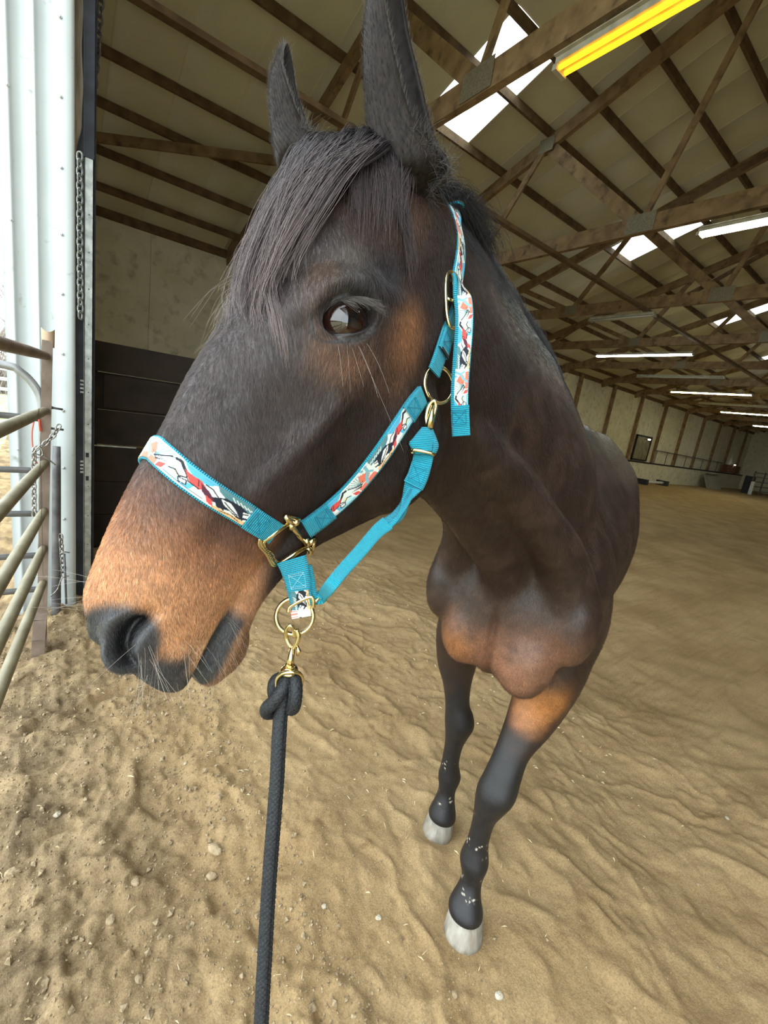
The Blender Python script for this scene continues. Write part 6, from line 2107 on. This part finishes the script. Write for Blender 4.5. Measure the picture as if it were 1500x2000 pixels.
# ================================================================== CEILING LAMPS
M_TUBE = mat_emit('tube_white', (.93, 1.0, .90), 26.0)
M_TUBEY = mat_emit('tube_yellow', (1.0, .50, .012), 1.6)
M_TUBEYW = mat_emit('tube_warm', (1.0, .90, .40), 22.0)
M_TUBEO = mat_plain('tube_off', (.62, .62, .56), .3)
M_FIX = mat_noise('fixture_metal', (.34, .32, .26), (.50, .48, .40), scale=8, rough=.5)
LMP = [(3.45, 2.93, .30, 3.03, M_TUBEY, 'double fluorescent lamp glowing yellow, nearest the camera'), (7.1, 3.05, .60, 3.03, M_TUBE, 'white fluorescent lamp under the second truss'),
       (10.75, 6.6, 5.1, 3.06, M_TUBEO, 'unlit fluorescent lamp under the third truss'), (14.4, 8.34, 5.5, 2.955, M_TUBE, 'white fluorescent lamp under the fourth truss'),
       (18.05, 8.6, 5.76, 2.92, M_TUBEO, 'unlit fluorescent lamp under the fifth truss'), (21.7, 8.76, 5.85, 2.89, M_TUBEYW, 'bright warm white fluorescent lamp under the sixth truss'),
       (25.35, 8.84, 5.9, 2.885, M_TUBEO, 'unlit fluorescent lamp under the seventh truss'), (29.0, 8.98, 6.2, 2.915, M_TUBEYW, 'yellowish fluorescent lamp far down the arena'),
       (32.65, 8.34, 5.6, 2.64, M_TUBE, 'bluish white fluorescent lamp farthest down the arena')]
for (X, ya, yb, zr_, mt, lb) in LMP:
    z = CAM_H + zr_
    t = thing('strip_light', (X, (ya + yb) / 2, z), lb, 'strip light', 'fluorescent strip lights')
    wobj('housing', M_FIX, (X - .075, yb, z + .02), (X + .075, ya, z + .065), t)
    m = MB().box((X - .11, yb, z + .062), (X + .11, ya, z + .070)); m.obj('reflector', M_FIX, t)
    for dx in (-.042, .042):
        MB().tube([(X + dx, yb + .03, z), (X + dx, (ya + yb) / 2, z), (X + dx, ya - .03, z)], .019, 12).obj('tube', mt, t, True)
    for y in (ya, yb):
        MB().box((X - .075, y - .02, z - .022), (X + .075, y + .02, z + .022)).obj('end_cap', M_FIX, t)
    for y in (ya - .35, yb + .35):
        MB().tube([(X, y, z + .07), (X, y, CB + .03)], .006, 6).obj('hanger', M_PIPED, t)

# ================================================================== FAR SIDE OF THE ARENA
M_GLINT = mat_emit('glint_glow', (.95, 1.0, .9), 1.6)
hw_ = thing('wall_hatch', (28, EAVE_Y - .1, 1.3), 'dark framed hatch in the far white wall beyond the horse rump', 'hatch')
wobj('panel', mat_noise('hatch_panel', (.18, .16, .09), (.32, .29, .18), scale=3, rough=.6), (26.95, EAVE_Y - .02, 1.32), (28.85, EAVE_Y + .02, 2.7), hw_)
for (a_, b_) in (((26.9, 1.28), (27.0, 2.74)), ((28.8, 1.28), (28.9, 2.74)), ((26.9, 2.66), (28.9, 2.74)), ((26.9, 1.28), (28.9, 1.36))):
    wobj('frame', M_DARKW, (a_[0], EAVE_Y - .05, a_[1]), (b_[0], EAVE_Y + .03, b_[1]), hw_)
rl = thing('wall_rail', (35, EAVE_Y - .3, 2), 'thin dark pipe rail standing above the kick boards on the far wall', 'rail')
MB().tube([(29.3, EAVE_Y - .12, 2.02), (42, EAVE_Y - .12, 1.95)], .03, 6).obj('rail', M_PIPED, rl)
for x in np.arange(29.8, 42, 1.6):
    MB().tube([(x, EAVE_Y - .12, 1.2), (x, EAVE_Y - .12, 2.0)], .022, 6).obj('upright', M_PIPED, rl)
def far_post(x, y, z0, z1, w, lb, mat, cat='post'):
    o_ = MB().box((x - w/2, y - w/2, z0), (x + w/2, y + w/2, z1)).obj('post', mat); tag(o_, lb, cat)
ln_ = thing('leaning_sheet', (38.5, 10.9, 0), 'grey sheet leaning against the far kick boards', 'sheet')
m = MB(); m.add([(37.5, 11.0, -.02), (39.8, 10.8, -.02), (40.1, 11.5, 1.0), (38.0, 11.6, 1.0), (37.5, 11.06, -.02), (39.8, 10.86, -.02), (40.1, 11.56, 1.0), (38.0, 11.66, 1.0)],
               [(0, 1, 2, 3), (7, 6, 5, 4), (0, 4, 5, 1), (1, 5, 6, 2), (2, 6, 7, 3), (3, 7, 4, 0)])
m.obj('sheet', mat_noise('grey_sheet', (.30, .29, .22), (.42, .40, .32), scale=2, rough=.7), ln_)
MB().beam((38.0, 11.5, 1.0), (40.1, 11.4, 1.0), .06, .06).obj('edge', M_WOOD_D, ln_)
tag(MB().box((41.0, 9.45, -.02), (41.6, 9.95, 1.3)).obj('feed_bin', M_NAVY), 'tall black feed bin standing by the far pen rails', 'bin')
jp = thing('ground_pole', (27.9, 11.0, 0), 'white jump pole lying at the foot of the far wall', 'pole')
MB().tube([(26.9, 11.15, .16), (29.9, 11.0, .16)], .07, 8).obj('pole', M_WHITE, jp, True)
for x in (26.95, 29.8):
    MB().box((x - .18, 10.8, 0), (x + .18, 11.4, .30)).obj('pole_block', M_NAVY, jp)
pn = thing('pen_panels', (43, 10.0, 0), 'pale pipe pen panels in the far corner of the arena', 'pen')
for z in (.25, .6, .95, 1.3, 1.6):
    MB().tube([(40.8, 9.4, z), (44, 8.9, z), (47.5, 8.4, z)], .035, 6).obj('rail', M_PIPE, pn)
for x in (40.8, 42.4, 44.1, 45.8, 47.4):
    yy = 9.4 - (x - 40.8) * .15
    MB().tube([(x, yy, 0), (x, yy, 1.7)], .045, 6).obj('upright', M_PIPED if x < 44 else M_WHITE, pn)
far_post(45.2, 8.15, 0, 1.75, .34, 'thick white post by the far pen', M_WHITE)
far_post(40.2, 9.2, 0, .95, .2, 'short white block standing before the far pen', M_WHITE)
rb_ = thing('red_boards', (43, 11.6, 1), 'dull red boards on the far wall above the pen', 'boards')
M_REDB = mat_noise('red_board', (.22, .09, .05), (.32, .15, .08), scale=4, rough=.8)
for x in (42.0, 43.4, 45.2):
    wobj('board', M_REDB, (x, EAVE_Y - .24, 1.28), (x + 1.2, EAVE_Y - .18, 1.9), rb_)
for (x, z, lb) in ((27.9, 2.55, 'small glowing bulb on the far wall hatch'), (44.5, 1.95, 'small glowing bulb above the far pen')):
    t = thing('bulb', (x, EAVE_Y - .3, z), lb, 'bulb')  # glints on the far wall, source unknown, added as glowing globes
    MB().ball((x, EAVE_Y - .3, z), (.17, .06, .05), 12, 8).obj('globe', M_GLINT, t, True)
    MB().tube([(x, EAVE_Y - .25, z), (x, EAVE_Y - .02, z)], .03, 6).obj('stem', M_PIPED, t)
# heap of pale rubble by the pen
r4 = np.random.default_rng(21)

# ================================================================== STONES AND CLODS
M_CLOD = mat_noise('dry_clod', (.33, .24, .14), (.48, .37, .23), scale=40, rough=.95, bump=.6, bscale=120, bdist=.004)
M_STONE = mat_noise('pale_stone', (.46, .40, .30), (.62, .56, .44), scale=30, rough=.85, bump=.4)
def clod_mesh(nm, r_, sx, sy, sz):
    m = MB().ball((0, 0, 0), (sx, sy, sz), 12, 8)
    v = np.array(m.v); k = 1 + .22 * fbm(v / max(sx, sy) * 1.0, 1.6, 3, int(r_.integers(1000)))
    return new_mesh(nm, v * k[:, None], m.f, False)
CL = [(420, 1665, .018, .030, .012, 'flat tan clod lying on the sand near the lead rope, upper of two'), (414, 1702, .014, .017, .010, 'small tan clod just below another near the lead rope'),
      (36, 1332, .032, .022, .026, 'squarish clod on the dirt under the tan gate'), (264, 1736, .014, .011, .009, 'grey clod in the loose dirt at lower left'),
      (112, 1592, .012, .010, .008, 'pale chip in the loose dirt at left'), (216, 1802, .012, .016, .008, 'tan clod in the dirt at lower left, below a larger one'),
      (738, 1800, .008, .010, .006, 'pale pebble on sand between the rope and the near hoof'), (972, 1955, .010, .012, .007, 'pale pebble at the bottom edge right of the rope'),
      (24, 1700, .02, .024, .014, 'rounded clod at the left edge of the dirt'), (270, 1918, .013, .012, .009, 'small clod near the bottom left'),
      (632, 1776, .008, .007, .006, 'little stone right of the rope bottom'), (884, 2000 - 45, .009, .008, .006, 'round pebble near the bottom centre'), (1420, 1598, .008, .010, .006, 'tiny pale stone on the right side of the sand'),
      (735, 1470, .010, .012, .007, 'tiny clod left of the far hoof'), (362, 1496, .007, .007, .005, 'pale bead of gravel below the muzzle')]
for (px_, py_, sx, sy, sz, lb) in CL:
    Pg, _ = (on_plane(px_, py_, (0, 0, 0), (0, 0, 1)), 0)
    me = clod_mesh('clod', r4, sx, sy, sz)
    o_ = link('clod', me, M_STONE if 'pale' in lb or 'stone' in lb else M_CLOD)
    o_.location = (Pg[0], Pg[1], gz(Pg[0], Pg[1]) + sz * .35); o_.rotation_euler = (0, 0, r4.uniform(0, 6))
    tag(o_, lb, 'clod')
# fine grit and crumbs (nobody could count them)
V = []; F = []
for k in range(15000):
    u_r = r4.random()
    if u_r < .62: x, y = r4.uniform(-.3, 1.0), r4.uniform(.3, 3.2)
    else: x, y = r4.uniform(.3, 3.2), r4.uniform(-.3, 3.0)
    s = r4.uniform(.0012, .0042) * (1.0 + (r4.uniform(.6, 2.1) * (r4.random() < (.10 if x < .7 else .02)))) * (1.25 if x < .7 else .8)
    z = gz(x, y) + s * .3; b = len(V)
    q = r4.normal(0, 1, (3, 3)); q, _ = np.linalg.qr(q)
    for d_ in (q[0], -q[0], q[1], -q[1], q[2] * .8, -q[2] * .8): V.append((x + d_[0] * s, y + d_[1] * s, z + d_[2] * s))
    F += [(b+a_, b+c_, b+e2) for a_, c_, e2 in ((0,2,4),(2,1,4),(1,3,4),(3,0,4),(2,0,5),(1,2,5),(3,1,5),(0,3,5))]
o_ = link('sand_grit', new_mesh('sand_grit', V, F), mat_noise('grit', (.21, .15, .085), (.46, .36, .22), scale=90, rough=.9, detail=1)); tag(o_, 'fine grit and crumbs of dirt scattered on the arena floor', 'grit', None, 'stuff')

# ---- arena sand
M_SAND, nt, N, L, b = mat_new('arena_sand')
tc = N.new('ShaderNodeTexCoord')
def tex(scale, detail=6, rough=.6, dist=0):
    n = N.new('ShaderNodeTexNoise'); n.inputs['Scale'].default_value = scale; n.inputs['Detail'].default_value = detail; n.inputs['Roughness'].default_value = rough; n.inputs['Distortion'].default_value = dist
    L.new(tc.outputs['Object'], n.inputs['Vector']); return n.outputs[0]
def ramp(sock, p0, c0, p1, c1):
    r = N.new('ShaderNodeValToRGB'); e = r.color_ramp.elements
    e[0].position = p0; e[0].color = (*c0, 1); e[1].position = p1; e[1].color = (*c1, 1)
    L.new(sock, r.inputs[0]); return r.outputs[0]
def mixn(fac, a_, b_, mode='MIX'):
    x = N.new('ShaderNodeMixRGB'); x.blend_type = mode
    if isinstance(fac, float): x.inputs[0].default_value = fac
    else: L.new(fac, x.inputs[0])
    L.new(a_, x.inputs[1]); L.new(b_, x.inputs[2]); return x.outputs[0]
base = ramp(tex(1.6, 5), .35, (.33, .222, .108), .68, (.47, .335, .175))
dirt = ramp(tex(5, 6), .38, (.20, .145, .085), .64, (.43, .315, .180))
sx_ = N.new('ShaderNodeSeparateXYZ'); L.new(tc.outputs['Object'], sx_.inputs[0])
na = N.new('ShaderNodeMath'); na.operation = 'MULTIPLY_ADD'; na.inputs[1].default_value = .9; L.new(tex(1.4, 4), na.inputs[0]); L.new(sx_.outputs[0], na.inputs[2])
mk = ramp(na.outputs[0], .45, (1, 1, 1), .95, (0, 0, 0))
c = mixn(mk, base, dirt)
grain = ramp(tex(160, 3, .7), .3, (.74, .74, .74), .7, (1.26, 1.26, 1.26))
c = mixn(1.0, c, grain, 'MULTIPLY')
dk = ramp(tex(11, 5, .65, .4), .60, (1, 1, 1), .74, (.70, .66, .62))
c = mixn(1.0, c, dk, 'MULTIPLY')
L.new(c, b.inputs['Base Color'])
b.inputs['Roughness'].default_value = .95; b.inputs['Specular IOR Level'].default_value = .15
bp = N.new('ShaderNodeBump'); bp.inputs['Strength'].default_value = .7; bp.inputs['Distance'].default_value = .006
hsum = N.new('ShaderNodeMath'); hsum.operation = 'MULTIPLY_ADD'; hsum.inputs[1].default_value = .45
L.new(tex(240, 4, .7), hsum.inputs[0]); L.new(tex(60, 6, .65), hsum.inputs[2])
L.new(hsum.outputs[0], bp.inputs['Height']); L.new(bp.outputs[0], b.inputs['Normal'])

# ground mesh last (levels under the feet are known now)
P = np.stack([GX, GY, GH.reshape(GX.shape)], -1)
gm = grid_mesh('floor', P)
fl = link('floor', gm, M_SAND); tag(fl, kind='structure')
for nm in ('sand_grit', 'straw_bits'):
    bpy.data.objects[nm].parent = fl; del bpy.data.objects[nm]['category']
print('script time', round(time.time() - T0, 1))
